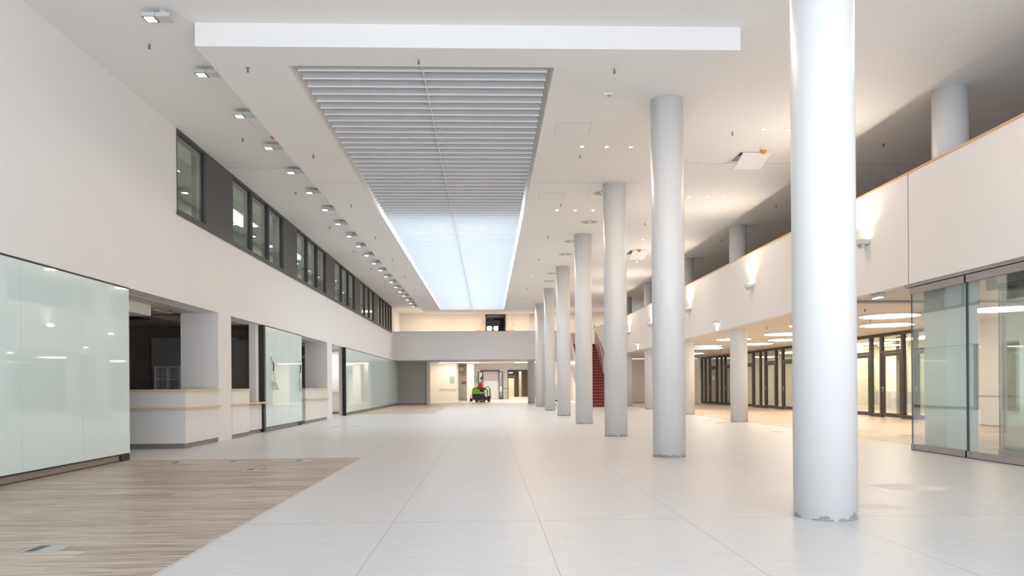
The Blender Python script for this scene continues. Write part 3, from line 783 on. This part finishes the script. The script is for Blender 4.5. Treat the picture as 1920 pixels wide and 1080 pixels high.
# disc lights
for i, (x, y, rr, l) in enumerate(((10.38, 18.85, .72, 'nearest, above the left end of the glass partition'), (11.9, 21.75, .74, 'second, just behind the nearest'), (12.2, 17.2, .8, 'seen through the glass partition at the right edge'),
        (10.33, 25.4, .72, 'right of the middle column'), (11.75, 28.7, .74, 'behind the one right of the middle column'), (9.45, 28.2, .66, 'left of the middle column'), (11.5, 31.5, .72, 'touching the middle column on its right'),
        (9.9, 33.0, .6, 'just behind the middle column'), (10.5, 35.0, .7, 'left, above the end of the doors'), (11.2, 40.7, .75, 'farthest left by the beige wall'), (9.5, 21.8, .5, 'small one behind the nearest column'), (10.6, 46.3, .75, 'added out of view to brighten the beige back wall'))):  # last disc is added, out of view, to brighten the back wall
    t = thing('round_ceiling_light', (x, y, BB-.05), 'large round flat ceiling light, %s' % l, 'ceiling light', 'round lights under the balcony')
    MB().cyl(x, y, BB-.045, BB-.0005, rr, n=64).build('housing', SLATE, t)
    MB().cyl(x, y, BB-.049, BB-.0455, rr-.02, n=64).build('diffuser', DISC, t)

# ================================================================== DARK FRAMED DOOR WALL
DX = 14.1
units = [(22.6, 24.0, 'd'), (24.0, 24.7, 's'), (24.7, 26.1, 'd'), (26.1, 26.8, 's'), (26.8, 28.2, 'd'), (28.2, 28.9, 's'), (28.9, 30.3, 'd'), (30.3, 31.0, 's'),
         (31.0, 32.4, 'd'), (32.4, 33.5, 's'), (33.5, 35.0, 'd'), (35.0, 35.8, 's'), (35.8, 37.2, 'd'), (37.2, 37.9, 's'), (37.9, 38.9, 's'), (38.9, 40.3, 'd'), (40.3, 41.2, 's'), (41.2, 42.2, 's'),
         (42.2, 43.6, 'd'), (43.6, 44.3, 's'), (44.3, 45.2, 's'), (45.2, 46.7, 'd'), (46.7, 47.6, 's'), (47.6, 48.45, 's'), (21.9, 22.6, 's')]
nd, nw = 1, 40
for a, b, k in units:
    f = .075
    if k == 'd':
        t = thing('door_%d' % nd, (DX, (a+b)/2, 0), None, None, None, 'structure'); nd += 1
        m = MB()
        m.box(DX-.06, DX+.06, a, a+f, 0, 2.975).box(DX-.06, DX+.06, b-f, b, 0, 2.975).box(DX-.06, DX+.06, a+f, b-f, 2.87, 2.975).box(DX-.06, DX+.06, a+f, b-f, 2.28, 2.36)
        m.build('door_frame', DARKF, t)
        m = MB(); c_, d_ = a+f+.01, b-f-.01
        m.box(DX-.045, DX+.035, c_, c_+.10, .02, 2.27).box(DX-.045, DX+.035, d_-.10, d_, .02, 2.27).box(DX-.045, DX+.035, c_+.10, d_-.10, 2.16, 2.27).box(DX-.045, DX+.035, c_+.10, d_-.10, .02, .16)
        m.build('door_leaf', DARKF, t)
        bx('pane', GLASSD, t, DX-.008, DX-.002, c_+.10, d_-.10, .16, 2.16)
        bx('transom_pane', GLASSD, t, DX-.008, DX-.002, a+f, b-f, 2.36, 2.87)
        m = MB(); hy = d_-.05
        m.tube([(DX-.045, hy, 1.05), (DX-.11, hy, 1.05), (DX-.11, hy-.16, 1.05)], .012).box(DX-.052, DX-.045, hy-.02, hy+.02, .90, 1.10)
        m.build('door_handle', CHROME, t)
    else:
        t = thing('window_%d' % nw, (DX, (a+b)/2, 0), None, None, None, 'structure'); nw += 1
        m = MB()
        m.box(DX-.06, DX+.06, a, a+.05, 0, 2.975).box(DX-.06, DX+.06, b-.05, b, 0, 2.975).box(DX-.06, DX+.06, a+.05, b-.05, 2.87, 2.975).box(DX-.06, DX+.06, a+.05, b-.05, 0, .13)
        m.build('window_frame', DARKF, t)
        bx('pane', GLASSD, t, DX-.008, DX-.002, a+.05, b-.05, .13, 2.87)
o = bx('paper_notice', SLATE, None, DX-.018, DX-.010, 45.8, 46.05, 1.5, 1.78); tag(o, 'small white notice on a far dark framed door', 'notice')
# posts inside the rooms
for i, y in enumerate((25.2, 27.6, 34.0, 36.6)):
    o = bx('room_post', mat('mauve_post', (.24, .19, .18), .5), None, 15.6, 15.9, y, y+.25, 0, 2.975, ); tag(o, 'dark square post in the room behind the %s' % ('nearest framed door', 'door beside the near column', 'door right of the middle column', 'door next to the middle column')[i], 'post')

# ================================================================== GLASS PARTITION
GX = 7.66
def glass_leaf(x, y0, y1, label, grp, zt=2.93):
    t = thing('glass_partition_panel', (x, (y0+y1)/2, 0), label, 'glass partition', grp)
    bx('pane', GLASS, t, x-.006, x+.006, y0+.012, y1-.012, .112, zt-.125)
    bx('bottom_rail', STEELR, t, x-.035, x+.035, y0+.01, y1-.01, .012, .112, bev=.003)
    bx('top_rail', STEELR, t, x-.035, x+.035, y0+.01, y1-.01, zt-.125, zt-.01, bev=.003)
    bx('floor_seal', BLACK, t, x-.025, x+.025, y0+.02, y1-.02, 0, .012)
    bx('edge_seal', mat('edge_seal', (.05, .06, .08), .3), t, x-.007, x+.007, y0, y0+.012, .112, zt-.125)
    bx('edge_seal', MATS['edge_seal'], t, x-.007, x+.007, y1-.012, y1, .112, zt-.125)
    bx('end_cap', BLACK, t, x-.037, x+.037, y0, y0+.011, .01, .114)
    bx('end_cap', BLACK, t, x-.037, x+.037, y0, y0+.011, zt-.127, zt-.008)
    bx('lock', mat('grey_lock', (.25, .30, .34), .4), t, x-.039, x+.039, y1-.14, y1-.07, .02, .11)
    return t
g = 'frameless glass partition panels'
glass_leaf(GX, 11.61, 13.16, 'clear glass partition panel at the free left end', g)
glass_leaf(GX, 9.95, 11.59, 'clear glass partition panel cut by the right picture edge', g)
glass_leaf(8.28, 10.0, 11.75, 'parked glass panel just behind the partition', g)
glass_leaf(8.62, 10.3, 12.15, 'parked glass panel farther behind the partition, its rail higher', g)
t = thing('ceiling_track', (GX+.02, 8, BB-.05), 'grey metal ceiling track above the glass partition', 'track')
bx('track_profile', STEEL, t, GX-.05, GX+.08, -3.5, 13.3, BB-.045, BB-.0005)
bx('track_slot', BLACK, t, GX-.02, GX+.02, -3.5, 13.28, BB-.050, BB-.0455)
bx('cross_profile', mat('mauve_grey', (.36, .32, .32), .5), t, 7.85, 13.9, 15.6, 15.85, BB-.04, BB-.0005)
t = thing('square_pier', (8.1, 12.72, 0), 'pale square pier behind the glass partition', 'pier')
bx('cladding', mat('pale_pier', (.80, .84, .84), .45, noise=.01), t, 7.82, 8.37, 12.4, 13.05, 0, BB-.001)
t = thing('parking_track', (10, 11, 2.6), 'dark ceiling recess with beam behind the glass partition', 'ceiling recess')
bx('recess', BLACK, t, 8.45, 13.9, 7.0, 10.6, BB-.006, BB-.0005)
bx('beam', DARKF, t, 8.45, 13.9, 12.05, 12.3, 2.76, BB-.001)
bx('beam', DARKF, t, 8.45, 13.9, 9.4, 9.6, 2.82, BB-.008)
# inner green glass panel + beige wall piece
o = bx('green_glass_screen', glass('green_glass', (.72, .85, .78), .03), None, 13.3, 13.96, 17.9, 17.93, 0, 2.2); tag(o, 'tall green glass screen at the far right', 'glass screen')
t = thing('white_bench_panel', (13.6, 19.5, 0), 'white low panel against the beige wall at the far right', 'panel')
bx('panel', LAQ, t, 13.94, 13.99, 17.95, 21.6, .02, .82); bx('rail', mat('grey_line', (.4, .38, .35), .5), t, 13.92, 13.995, 17.95, 21.6, .82, .845)

# ================================================================== FLOOR BOXES
def floor_box(x0, x1, y0, y1, label, open_=False):
    t = thing('floor_box', ((x0+x1)/2, (y0+y1)/2, 0), label, 'floor box', 'metal floor boxes')
    m = MB(); w_ = .015
    m.box(x0, x1, y0, y0+w_, .0005, .004).box(x0, x1, y1-w_, y1, .0005, .004).box(x0, x0+w_, y0+w_, y1-w_, .0005, .004).box(x1-w_, x1, y0+w_, y1-w_, .0005, .004)
    m.build('rim', CHROME, t)
    if open_:
        bx('cavity', mat('box_dark', (.10, .10, .11), .5), t, x0+w_, x0+(x1-x0)*.38, y0+w_, y1-w_, .0005, .003)
        bx('lid', mat('box_lid', (.60, .62, .64), .25, metal=.8), t, x0+(x1-x0)*.38, x1-w_, y0+w_, y1-w_, .0005, .0045)
    else:
        bx('lid', mat('box_lid2', (.33, .32, .32), .35, metal=.6, noise=.2, scale=40), t, x0+w_, x1-w_, y0+w_, y1-w_, .0005, .0035)
floor_box(-3.46, -3.20, 5.58, 5.83, 'open steel floor box in the wood floor at bottom left', True)
for (x, y, l) in ((-5.0, 12.2, 'leftmost of the four by the tile edge'), (-4.1, 12.3, 'second from the left near the tile edge'), (-3.43, 11.05, 'closest to the camera of the four'), (-3.05, 12.38, 'right end of the four near the tile edge')):
    floor_box(x-.14, x+.14, y-.12, y+.12, 'metal floor box in the wood, %s' % l, True)
for (x, y, l) in ((-4.65, 22.8, 'left of the pair before the cable-hung glass'), (-4.05, 22.9, 'right of the pair before the cable-hung glass'), (7.33, 23.2, 'right of the column row, nearer of two'), (7.36, 24.7, 'right of the column row, farther of two'),
                  (7.3, 18.5, 'left of the nearest thick column'), (7.3, 17.25, 'just left of the nearest thick column, closer'), (9.6, 16.64, 'seen behind the glass partition')):
    floor_box(x-.15, x+.15, y-.15, y+.15, 'dark floor box, %s' % l)

# pale patches on the tiles behind the nearest column
def patch(name, pts, label):
    m = MB(); m.prism(pts, 'Z', .0006, .0016); o = m.build(name, mat('pale_patch', (.80, .76, .70), .6, noise=.05, scale=20)); tag(o, label, 'floor stain', 'pale patches on the tile floor')
patch('floor_patch', [(3.62, 7.05), (3.68, 7.28), (3.95, 7.22), (4.15, 6.88), (3.9, 6.92)], 'pale patch on the tiles right behind the nearest column')
patch('floor_patch', [(4.55, 8.2), (4.5, 8.65), (4.85, 8.72), (5.3, 8.35), (5.05, 8.1)], 'larger pale patch on the tiles right of the nearest column')

# ================================================================== STAIR
ST = thing('red_carpet_stair', (6.1, 41.5, 0), 'straight stair with dark red carpet rising to the gallery', 'stair')
n = 22; rise, tread = 3.9/n, .30; sx0, sx1 = 5.33, 6.95
for i in range(n):
    y0 = 41.5 + i*tread; xr = 7.45 if i < 11 else sx1
    bx('step', REDC, ST, sx0, xr, y0, y0+tread+.02, max(0, i*rise-.1), (i+1)*rise)
    bx('nosing', mat('light_nosing', (.55, .26, .22), .6), ST, sx0, xr, y0-.012, y0+.012, (i+1)*rise-.02, (i+1)*rise+.004)
def bal(x0, x1, up, dn, ya, yb, name, mt):
    k = rise/tread
    za, zb = (ya-41.5)*k, (yb-41.5)*k
    m = MB(); m.prism([(ya, max(0, za-dn)), (ya, za+up), (yb, zb+up), (yb, zb-dn)], 'X', x0, x1); m.build(name, mt, ST)
bal(5.22, 5.32, 1.05, .75, 41.6, 48.0, 'balustrade', mat('balustrade_white', (.74, .74, .74), .25))
bal(6.96, 7.04, 1.0, .1, 44.8, 48.6, 'balustrade', mat('balustrade_rose', (.50, .42, .40), .3))
m = MB(); m.prism([(41.5, 0), (48.1, 3.9), (48.1, 3.6), (42.1, 0)], 'X', 5.34, 6.9); m.build('underside', WHITE, ST)
o = bx('stair_parapet', mat('taupe_parapet', (.30, .22, .18), .6), None, 5.3, 7.0, 51.2, 51.3, 3.9, 4.86); tag(o, 'brown parapet panel at the head of the red stair', 'parapet')

# stacked boards on a trolley behind the stair
t = thing('board_trolley', (4.9, 47.2, 0), 'trolley of stacked white boards seen between far columns', 'trolley')
for k in range(7):
    bx('board', SLATE, t, 4.2, 5.16, 46.9, 47.5, .30+.15*k, .43+.15*k)
bx('frame', DARKF, t, 4.15, 5.18, 46.85, 47.55, .20, .28)
for (x, y) in ((4.25, 46.95), (5.08, 46.95), (4.25, 47.45), (5.08, 47.45)):
    MB().cyl(x, .06, y-.02, y+.02, .06, n=16, axis='Y').build('wheel', BLACK, t)
    bx('fork', CHROME, t, x-.012, x+.012, y-.03, y+.03, .10, .2)

# ================================================================== BACK HALL
def strip(x0, x1, y, z, label, h=3.3):
    t = thing('strip_light', ((x0+x1)/2, y, z-.05), label, 'strip light', 'ceiling strip lights in the back hall')
    bx('housing', SLATE, t, x0, x1, y-.14, y+.14, z, z+.05); bx('diffuser', STRIP, t, x0+.02, x1-.02, y-.145, y+.12, z-.03, z)
    for xx in (x0+.3, x1-.3): bx('hanger', CHROME, t, xx-.01, xx+.01, y-.01, y+.01, z+.05, h)
strip(-3.95, -.75, 60.1, 3.16, 'long strip light above the cream wall with the green board')
strip(2.15, 4.9, 61.0, 3.18, 'strip light above the corridor entrance')
strip(5.0, 7.0, 58.0, 3.18, 'strip light seen between the far columns')
def sign_board(x0, x1, y, z0, z1, label, mt, name='notice_board'):
    t = thing(name, ((x0+x1)/2, y, z0), label, 'board')
    bx('panel', mt, t, x0, x1, y-.02, y-.001, z0, z1)
    return t
t = sign_board(-3.14, -2.72, 60.9, 1.48, 2.08, 'pale green board on the cream wall above the handrail', GREENB)
for z in (1.88, 1.7, 1.6): bx('text_line', mat('dark_green', (.12, .2, .15), .6), t, -3.03, -2.9, 60.877, 60.88, z, z+.012)
sign_board(-1.32, -.93, 70, 1.55, 2.2, 'green board on the back wall left of the dark door frame', GREENB)
# service door with red and white sign
t = thing('service_door', (-2.1, 69.5, 0), 'white service door in the niche left of the pillar', 'door')
bx('leaf', LAQ, t, -2.95, -1.97, 69.54, 69.595, .1, 2.2); bx('kick_plate', GREYW, t, -2.95, -1.97, 69.53, 69.54, .0, .1)
m = MB(); m.tube([(-2.8, 69.54, 1.08), (-2.8, 69.48, 1.08), (-2.68, 69.48, 1.08)], .015); m.build('door_handle', CHROME, t)
t = thing('safety_sign', (-2.25, 69.52, 1.35), 'red and white safety sign on the service door', 'sign')
bx('panel', mat('sign_white', (.8, .74, .72), .5), t, -2.50, -2.02, 69.515, 69.528, 1.35, 1.72)
RS = mat('sign_red', (.45, .05, .06), .5)
m = MB(); m.box(-2.48, -2.30, 69.508, 69.515, 1.44, 1.70).box(-2.26, -2.04, 69.508, 69.515, 1.44, 1.70); m.build('pictogram', RS, t)
m = MB(); m.box(-2.43, -2.39, 69.503, 69.508, 1.50, 1.66).box(-2.37, -2.33, 69.503, 69.508, 1.56, 1.60).cyl(-2.2, 1.6, 69.503, 69.508, .035, n=14, axis='Y').prism([(-2.18, 1.5), (-2.08, 1.5), (-2.08, 1.62)], 'Y', 69.503, 69.508); m.build('symbol', MATS['sign_white'], t)
t = thing('air_unit', (-2.2, 69.4, 2.6), 'white box unit high in the niche above the service door', 'unit')
bx('body', LAQ, t, -2.92, -2.28, 69.2, 69.58, 2.62, 3.0, bev=.02); bx('outlet', GREYW, t, -2.86, -2.34, 69.19, 69.2, 2.66, 2.70)
t = thing('wall_speaker', (-1.9, 69.4, 2.3), 'small grey device on the niche wall below the box unit', 'device')
bx('body', GREYW, t, -2.42, -2.28, 69.45, 69.59, 2.34, 2.52)
# dark framed sliding door with white board
t = thing('dark_door_frame', (.24, 70, 0), 'dark framed doorway with white leaf behind the scrubber machine', 'door frame')
m = MB(); m.box(-.92, -.84, 69.85, 70.0, 0, 2.62).box(-.55, -.45, 69.8, 70, 0, 2.62).box(1.0, 1.08, 69.8, 70, 0, 2.70).box(1.32, 1.40, 69.85, 70, 0, 2.62).box(-.72, 1.10, 69.8, 70, 2.62, 2.74)
m.box(1.08, 1.32, 69.85, 70, 2.54, 2.62).box(1.08, 1.32, 69.85, 70, 0, .16).box(-.84, -.55, 69.85, 70, 2.54, 2.62); m.build('frame', DARKF, t)
bx('leaf', LAQ, t, -.45, 1.0, 69.9, 69.96, .02, 1.72); bx('upper_panel', GREYW2, t, -.45, 1.0, 69.94, 69.98, 1.72, 2.62)  # grey upper panel stands in for the shade above the white leaf
bx('side_pane', GLASSD, t, 1.08, 1.32, 69.92, 69.93, .16, 2.54); bx('side_pane', GLASSD, t, -.84, -.55, 69.92, 69.93, 0, 2.54)
t = thing('corridor_door_frame', (3.2, 70, 0), 'dark frame across the corridor entrance with exit light', 'door frame')
m = MB(); m.box(1.86, 1.92, 69.9, 70.1, 0, 2.62).box(1.86, 4.4, 69.9, 70.1, 2.60, 2.74).box(4.34, 4.4, 69.9, 70.1, 0, 2.62); m.build('frame', DARKF, t)
t = thing('exit_sign', (2.2, 71.5, 2.4), 'glowing pale green exit light in the corridor entrance', 'exit sign')
bx('housing', DARKF, t, 1.95, 2.5, 71.5, 71.6, 2.40, 2.47); bx('light_panel', mat('exit_green', (.3, 1, .7), .4, emit=(.45, 1, .85), estr=3), t, 2.0, 2.4, 71.49, 71.51, 2.47, 2.54)
t = thing('corridor_cabinet', (2.6, 85, 0), 'pale door at the end of the corridor', 'door')
bx('leaf', YELLOWW, t, 1.95, 2.95, 84.0, 84.1, 0, 2.1); bx('frame', DARKF, t, 1.87, 3.1, 84.1, 84.2, 0, 2.45)
for i, y in enumerate((73.0, 75.5, 78.0, 81.0, 84.0)):
    o = bx('corridor_door_post', DARKF, None, 5.12, 5.195, y, y+.25, 0, 2.3); tag(o, 'dark door recess on the right corridor wall, %s from the entrance' % ORD[i], 'door recess')
t = thing('corridor_handrail', (5.1, 78, 1), 'handrail along the right wall of the corridor', 'handrail')
MB().tube([(5.0, 70.5, 1.0), (5.0, 89, 1.0)], .03).build('rail', OAK, t)
for y in (72, 76, 80, 84, 88): bx('bracket', CHROME, t, 5.0, 5.2, y-.01, y+.01, .95, .98)
o = bx('corridor_pillar', mat('corridor_pale', (.5, .48, .44), .6), None, 3.5, 3.8, 84, 84.3, 0, 3.0); tag(o, 'pale post deep in the corridor', 'post')
handrail((5.6, 61.9, 1.0), (7.0, 61.9, 1.0), 2, 'handrail on the cream wall seen between far columns')
# upper door
t = thing('gallery_door', (.56, 51.8, 3.9), 'dark framed glazed door on the upper gallery', 'door')
m = MB(); m.box(-.14, -.07, 51.72, 51.85, 3.9, 6.22).box(1.18, 1.26, 51.72, 51.85, 3.9, 6.22).box(-.07, 1.18, 51.72, 51.85, 6.15, 6.22)
m.box(-.07, .82, 51.74, 51.84, 5.66, 5.80).box(.72, .82, 51.74, 51.84, 3.9, 5.66).box(.32, .40, 51.74, 51.84, 3.9, 5.66).box(-.07, .25, 51.73, 51.78, 5.90, 5.97); m.build('frame', BLACK, t)
bx('pane', GLASSD, t, -.07, .32, 51.78, 51.785, 3.9, 5.66); bx('pane', GLASSD, t, .40, .72, 51.78, 51.785, 3.9, 5.66)
t = thing('vestibule_lamp', (.3, 54.6, 5.3), 'bright square lamps glowing behind the gallery door', 'lamp')
for x in (.12, .66): bx('diffuser', mat('vest_lamp', (1, 1, 1), .4, emit=(1, .95, .85), estr=9), t, x-.13, x+.13, 54.6, 54.65, 5.42, 5.62)
bx('hanger', CHROME, t, .36, .40, 54.6, 54.64, 5.62, 6.3)
bx('panel', GREYW2, t, -.3, .8, 54.7, 54.75, 3.9, 5.62)
for (x0, x1, l) in ((-.78, -.26, 'left'), (1.36, 1.84, 'right')):
    o = bx("wooden_box", mat('cardboard', (.62, .40, .20), .8, noise=.05), None, x0, x1, 50.6, 51.0, 3.9, 5.05); tag(o, 'tan wooden box on the gallery, %s of the door' % l, 'box')
for x in (-.5, 1.85):
    o = MB(); o.prism([(x-.12, 5.9), (x+.12, 5.9), (x+.12, 5.6), (x, 5.45)], 'Y', 51.7, 51.79); o = o.build('wall_wedge', CREAMW); tag(o, 'small wedge-shaped wall light %s of the gallery door' % ('left' if x < 0 else 'right'), 'wall light')

# ================================================================== SCRUBBER MACHINE + RIDER
MX, MYY = -1.33, 57.2
GREEN = mat('bright_green_plastic', (.27, .72, .03), .35)
DK = mat('dark_grey_plastic', (.055, .048, .048), .5); RUB = mat('rubber', (.03, .03, .03), .7)
t = thing('scrubber_machine', (-.55, MYY, 0), 'green and dark grey ride-on floor scrubber in the back hall', 'floor scrubber')
y0, y1 = MYY-.36, MYY+.36
def body(name, pts, mt, a=y0, b=y1, bev=.03):
    m = MB(); m.prism(pts, 'Y', a, b)
    bmesh.ops.bevel(m.bm, geom=m.bm.edges[:], offset=bev, segments=2, affect='EDGES')
    return m.build(name, mt, t)
body('chassis', [(-1.20, .22), (-1.24, .60), (-1.15, .64), (-.28, .64), (-.18, .36), (.20, .36), (.22, .26), (.05, .14), (-1.0, .14)], DK)
body('rear_tank', [(-1.26, .60), (-1.22, 1.02), (-1.10, 1.08), (-.85, 1.08), (-.70, .98), (-.58, .62)], GREEN)
body('seat_base', [(-.58, .62), (-.52, .78), (-.18, .78), (-.16, .62)], GREEN)
body('front_cowl', [(.08, .38), (.04, 1.05), (.13, 1.12), (.20, 1.05), (.22, .42)], GREEN, y0+.08, y1-.08)
body('floor_plate', [(-.2, .36), (-.2, .40), (.24, .42), (.24, .36)], DK, bev=.008)
body('seat_cushion', [(-.66, .78), (-.66, .88), (-.24, .88), (-.22, .80)], RUB, MYY-.24, MYY+.24)
body('seat_back', [(-.80, .84), (-.86, 1.20), (-.78, 1.22), (-.68, .84)], RUB, MYY-.22, MYY+.22)
body('tank_lid', [(-1.14, 1.07), (-1.12, 1.12), (-.90, 1.12), (-.84, 1.07)], DK, MYY-.25, MYY+.25, .01)
for (x, dy) in ((-.86, -.33), (-.86, .33), (.05, 0)):
    wv = MB().cyl(x, .15 if x < 0 else .13, MYY+dy-.05, MYY+dy+.05, .15 if x < 0 else .13, n=28, axis='Y').build('wheel', RUB, t)
    MB().cyl(x, .15 if x < 0 else .13, MYY+dy-.056, MYY+dy+.056, .07, n=20, axis='Y').build('hub', mat('red_hub', (.45, .09, .06), .5), wv)
m = MB(); m.tube([(-1.36, MYY-.42, .06), (-1.42, MYY, .06), (-1.36, MYY+.42, .06)], .035).box(-1.40, -1.2, MYY-.03, MYY+.03, .06, .30); m.build('squeegee', DK, t)
MB().cyl(-.45, MYY, .012, .12, .24, n=28).build('brush_head', mat('brush_red', (.35, .12, .07), .8), t)
m = MB(); m.tube([(-1.25, MYY-.30, .55), (-1.34, MYY-.28, .40), (-1.30, MYY-.2, .15)], .025); m.build('suction_hose', RUB, t)
m = MB(); m.tube([(.10, MYY, 1.08), (-.02, MYY, 1.16)], .022); m.build('steering_post', DK, t)
ang = .55
ps = [(-.03 + .15*math.cos(a)*math.sin(ang+.3), MYY+.17*math.sin(a), 1.17+.15*math.cos(a)*math.cos(ang+.3)*.6) for a in [2*PI*k/24 for k in range(25)]]
m = MB(); m.tube(ps, .014, 8).tube([ps[0], ps[12]], .01, 6).tube([ps[6], ps[18]], .01, 6); m.build('steering_wheel', RUB, t)

SKIN = mat('tan_skin', (.50, .24, .15), .55, noise=.05, scale=20)
HIVIS = mat('orange_vest', (.95, .16, .02), .7, noise=.08, scale=15); SHIRT = mat('coral_sleeve', (.80, .16, .12), .8)
SHORT = mat('dark_grey_shorts', (.08, .09, .11), .85, noise=.1, scale=20); HAIR = mat('black_hair', (.012, .01, .01), .6)
SHOE = mat('blue_shoe', (.10, .18, .50), .5); SOLE = mat('white_sole', (.75, .75, .75), .6)
def skin(name, verts, edges, mt, parent, root=0, sub=2):
    """verts: (x,y,z,r) or (x,y,z,rx,ry)"""
    me = bpy.data.meshes.new(name); off = origin(parent) if parent is not None else Vector((0, 0, 0))
    me.from_pydata([tuple(Vector(v[:3])-off) for v in verts], edges, [])
    o = bpy.data.objects.new(name, me); COL.objects.link(o)
    if parent is not None: o.parent = parent
    md = o.modifiers.new('Skin', 'SKIN'); md.use_smooth_shade = True
    for i, v in enumerate(verts):
        sv = me.skin_vertices[0].data[i]; sv.radius = (v[3], v[4] if len(v) > 4 else v[3]); sv.use_root = (i == root)
    ms = o.modifiers.new('Sub', 'SUBSURF'); ms.levels = sub; ms.render_levels = sub
    me.materials.append(mt)
    return o
px, py = -.56, MYY
V = [(px, py, .96, .13, .15), (px-.02, py, 1.10, .115, .14), (px-.02, py, 1.27, .12, .165), (px+.02, py, 1.44, .11, .17), (px+.06, py, 1.54, .055, .06), (px+.09, py, 1.60, .052, .052),
     (px+.11, py, 1.68, .078, .072), (px+.115, py, 1.76, .092, .08), (px+.10, py, 1.84, .078, .07)]
Ed = [(0,1),(1,2),(2,3),(3,4),(4,5),(5,6),(6,7),(7,8)]
for s in (-1, 1):
    b = len(V)
    V += [(px+.02, py+s*.17, 1.46, .058), (px+.02, py+s*.23, 1.40, .052), (px+.10, py+s*.25, 1.20, .043), (px+.17, py+s*.25, 1.12, .038), (px+.33, py+s*.21, 1.13, .030), (px+.43, py+s*.17, 1.18, .022), (px+.47, py+s*.165, 1.20, .028, .018)]
    Ed += [(3, b), (b, b+1), (b+1, b+2), (b+2, b+3), (b+3, b+4), (b+4, b+5), (b+5, b+6)]
    h = b+6; hx, hy, hz = px+.47, py+s*.165, 1.20
    for k, (dy, ln) in enumerate(((-.03, .055), (-.011, .062), (.009, .06), (.027, .048))):
        c_ = len(V); V += [(hx+.035, hy+dy, hz+.012, .0085), (hx+.035+ln*.6, hy+dy, hz-.005, .008), (hx+.03+ln*.55, hy+dy, hz-.035, .0075)]
        Ed += [(h, c_), (c_, c_+1), (c_+1, c_+2)]
    c_ = len(V); V += [(hx-.005, hy-s*.035, hz-.005, .010), (hx+.03, hy-s*.045, hz-.025, .009)]; Ed += [(h-0, c_), (c_, c_+1)]
    q = len(V)
    V += [(px+.04, py+s*.10, .94, .095), (px+.26, py+s*.13, .99, .078), (px+.46, py+s*.15, 1.00, .062), (px+.49, py+s*.15, .92, .056), (px+.50, py+s*.15, .75, .056), (px+.50, py+s*.15, .55, .038), (px+.50, py+s*.15, .48, .038), (px+.60, py+s*.15, .45, .036, .026), (px+.67, py+s*.15, .445, .030, .02)]
    Ed += [(0, q)] + [(q+i, q+i+1) for i in range(8)]
R = thing('person', (px, py, .88), 'man in orange vest and dark shorts riding the green scrubber', 'person')
skin('body', V, Ed, SKIN, R)
skin('vest', [(px, py, .93, .135, .155), (px-.02, py, 1.10, .135, .165), (px-.02, py, 1.27, .14, .19), (px+.02, py, 1.43, .125, .195), (px+.05, py, 1.51, .075, .10)], [(0,1),(1,2),(2,3),(3,4)], HIVIS, R)
for s in (-1, 1):
    skin('sleeve', [(px+.02, py+s*.17, 1.45, .078), (px+.02, py+s*.235, 1.40, .07), (px+.07, py+s*.25, 1.27, .062)], [(0,1),(1,2)], SHIRT, R)
sv = [(px, py, .94, .14, .16)]
se = []
for s in (-1, 1):
    q = len(sv); sv += [(px+.04, py+s*.10, .95, .115), (px+.24, py+s*.13, 1.00, .098), (px+.42, py+s*.15, 1.01, .084)]; se += [(0, q), (q, q+1), (q+1, q+2)]
skin('shorts', sv, se, SHORT, R)
for s in (-1, 1):
    sh = skin('shoe', [(px+.47, py+s*.15, .465, .052), (px+.57, py+s*.15, .455, .05, .036), (px+.70, py+s*.15, .448, .042, .03)], [(0,1),(1,2)], SHOE, R)
    MB().box(px+.43, px+.74, py+s*.15-.045, py+s*.15+.045, .412, .43, bev=.006).build('sole', SOLE, sh)
    skin('sock', [(px+.50, py+s*.15, .50, .047), (px+.50, py+s*.15, .60, .046)], [(0,1)], SHOE, R)
m = MB(); m.sph(px+.085, py, 1.85, .10, .085, .075, 20).sph(px+.045, py, 1.80, .065, .08, .075, 16).sph(px+.10, py, 1.92, .055, .045, .05, 14); m.build('hair', HAIR, R)
m = MB()
for s in (-1, 1): m.sph(px+.185, py+s*.032, 1.775, .012, .014, .009, 10)
m.build('eye', mat('eye_white', (.7, .7, .7), .3), R)
MB().sph(px+.205, py, 1.745, .020, .016, .026, 12).build('nose', SKIN, R)
MB().sph(px+.192, py, 1.702, .010, .028, .008, 12).build('mouth', mat('lip', (.30, .09, .08), .5), R)
m = MB()
for s in (-1, 1): m.sph(px+.10, py+s*.082, 1.76, .02, .01, .032, 12)
m.build('ear', SKIN, R)
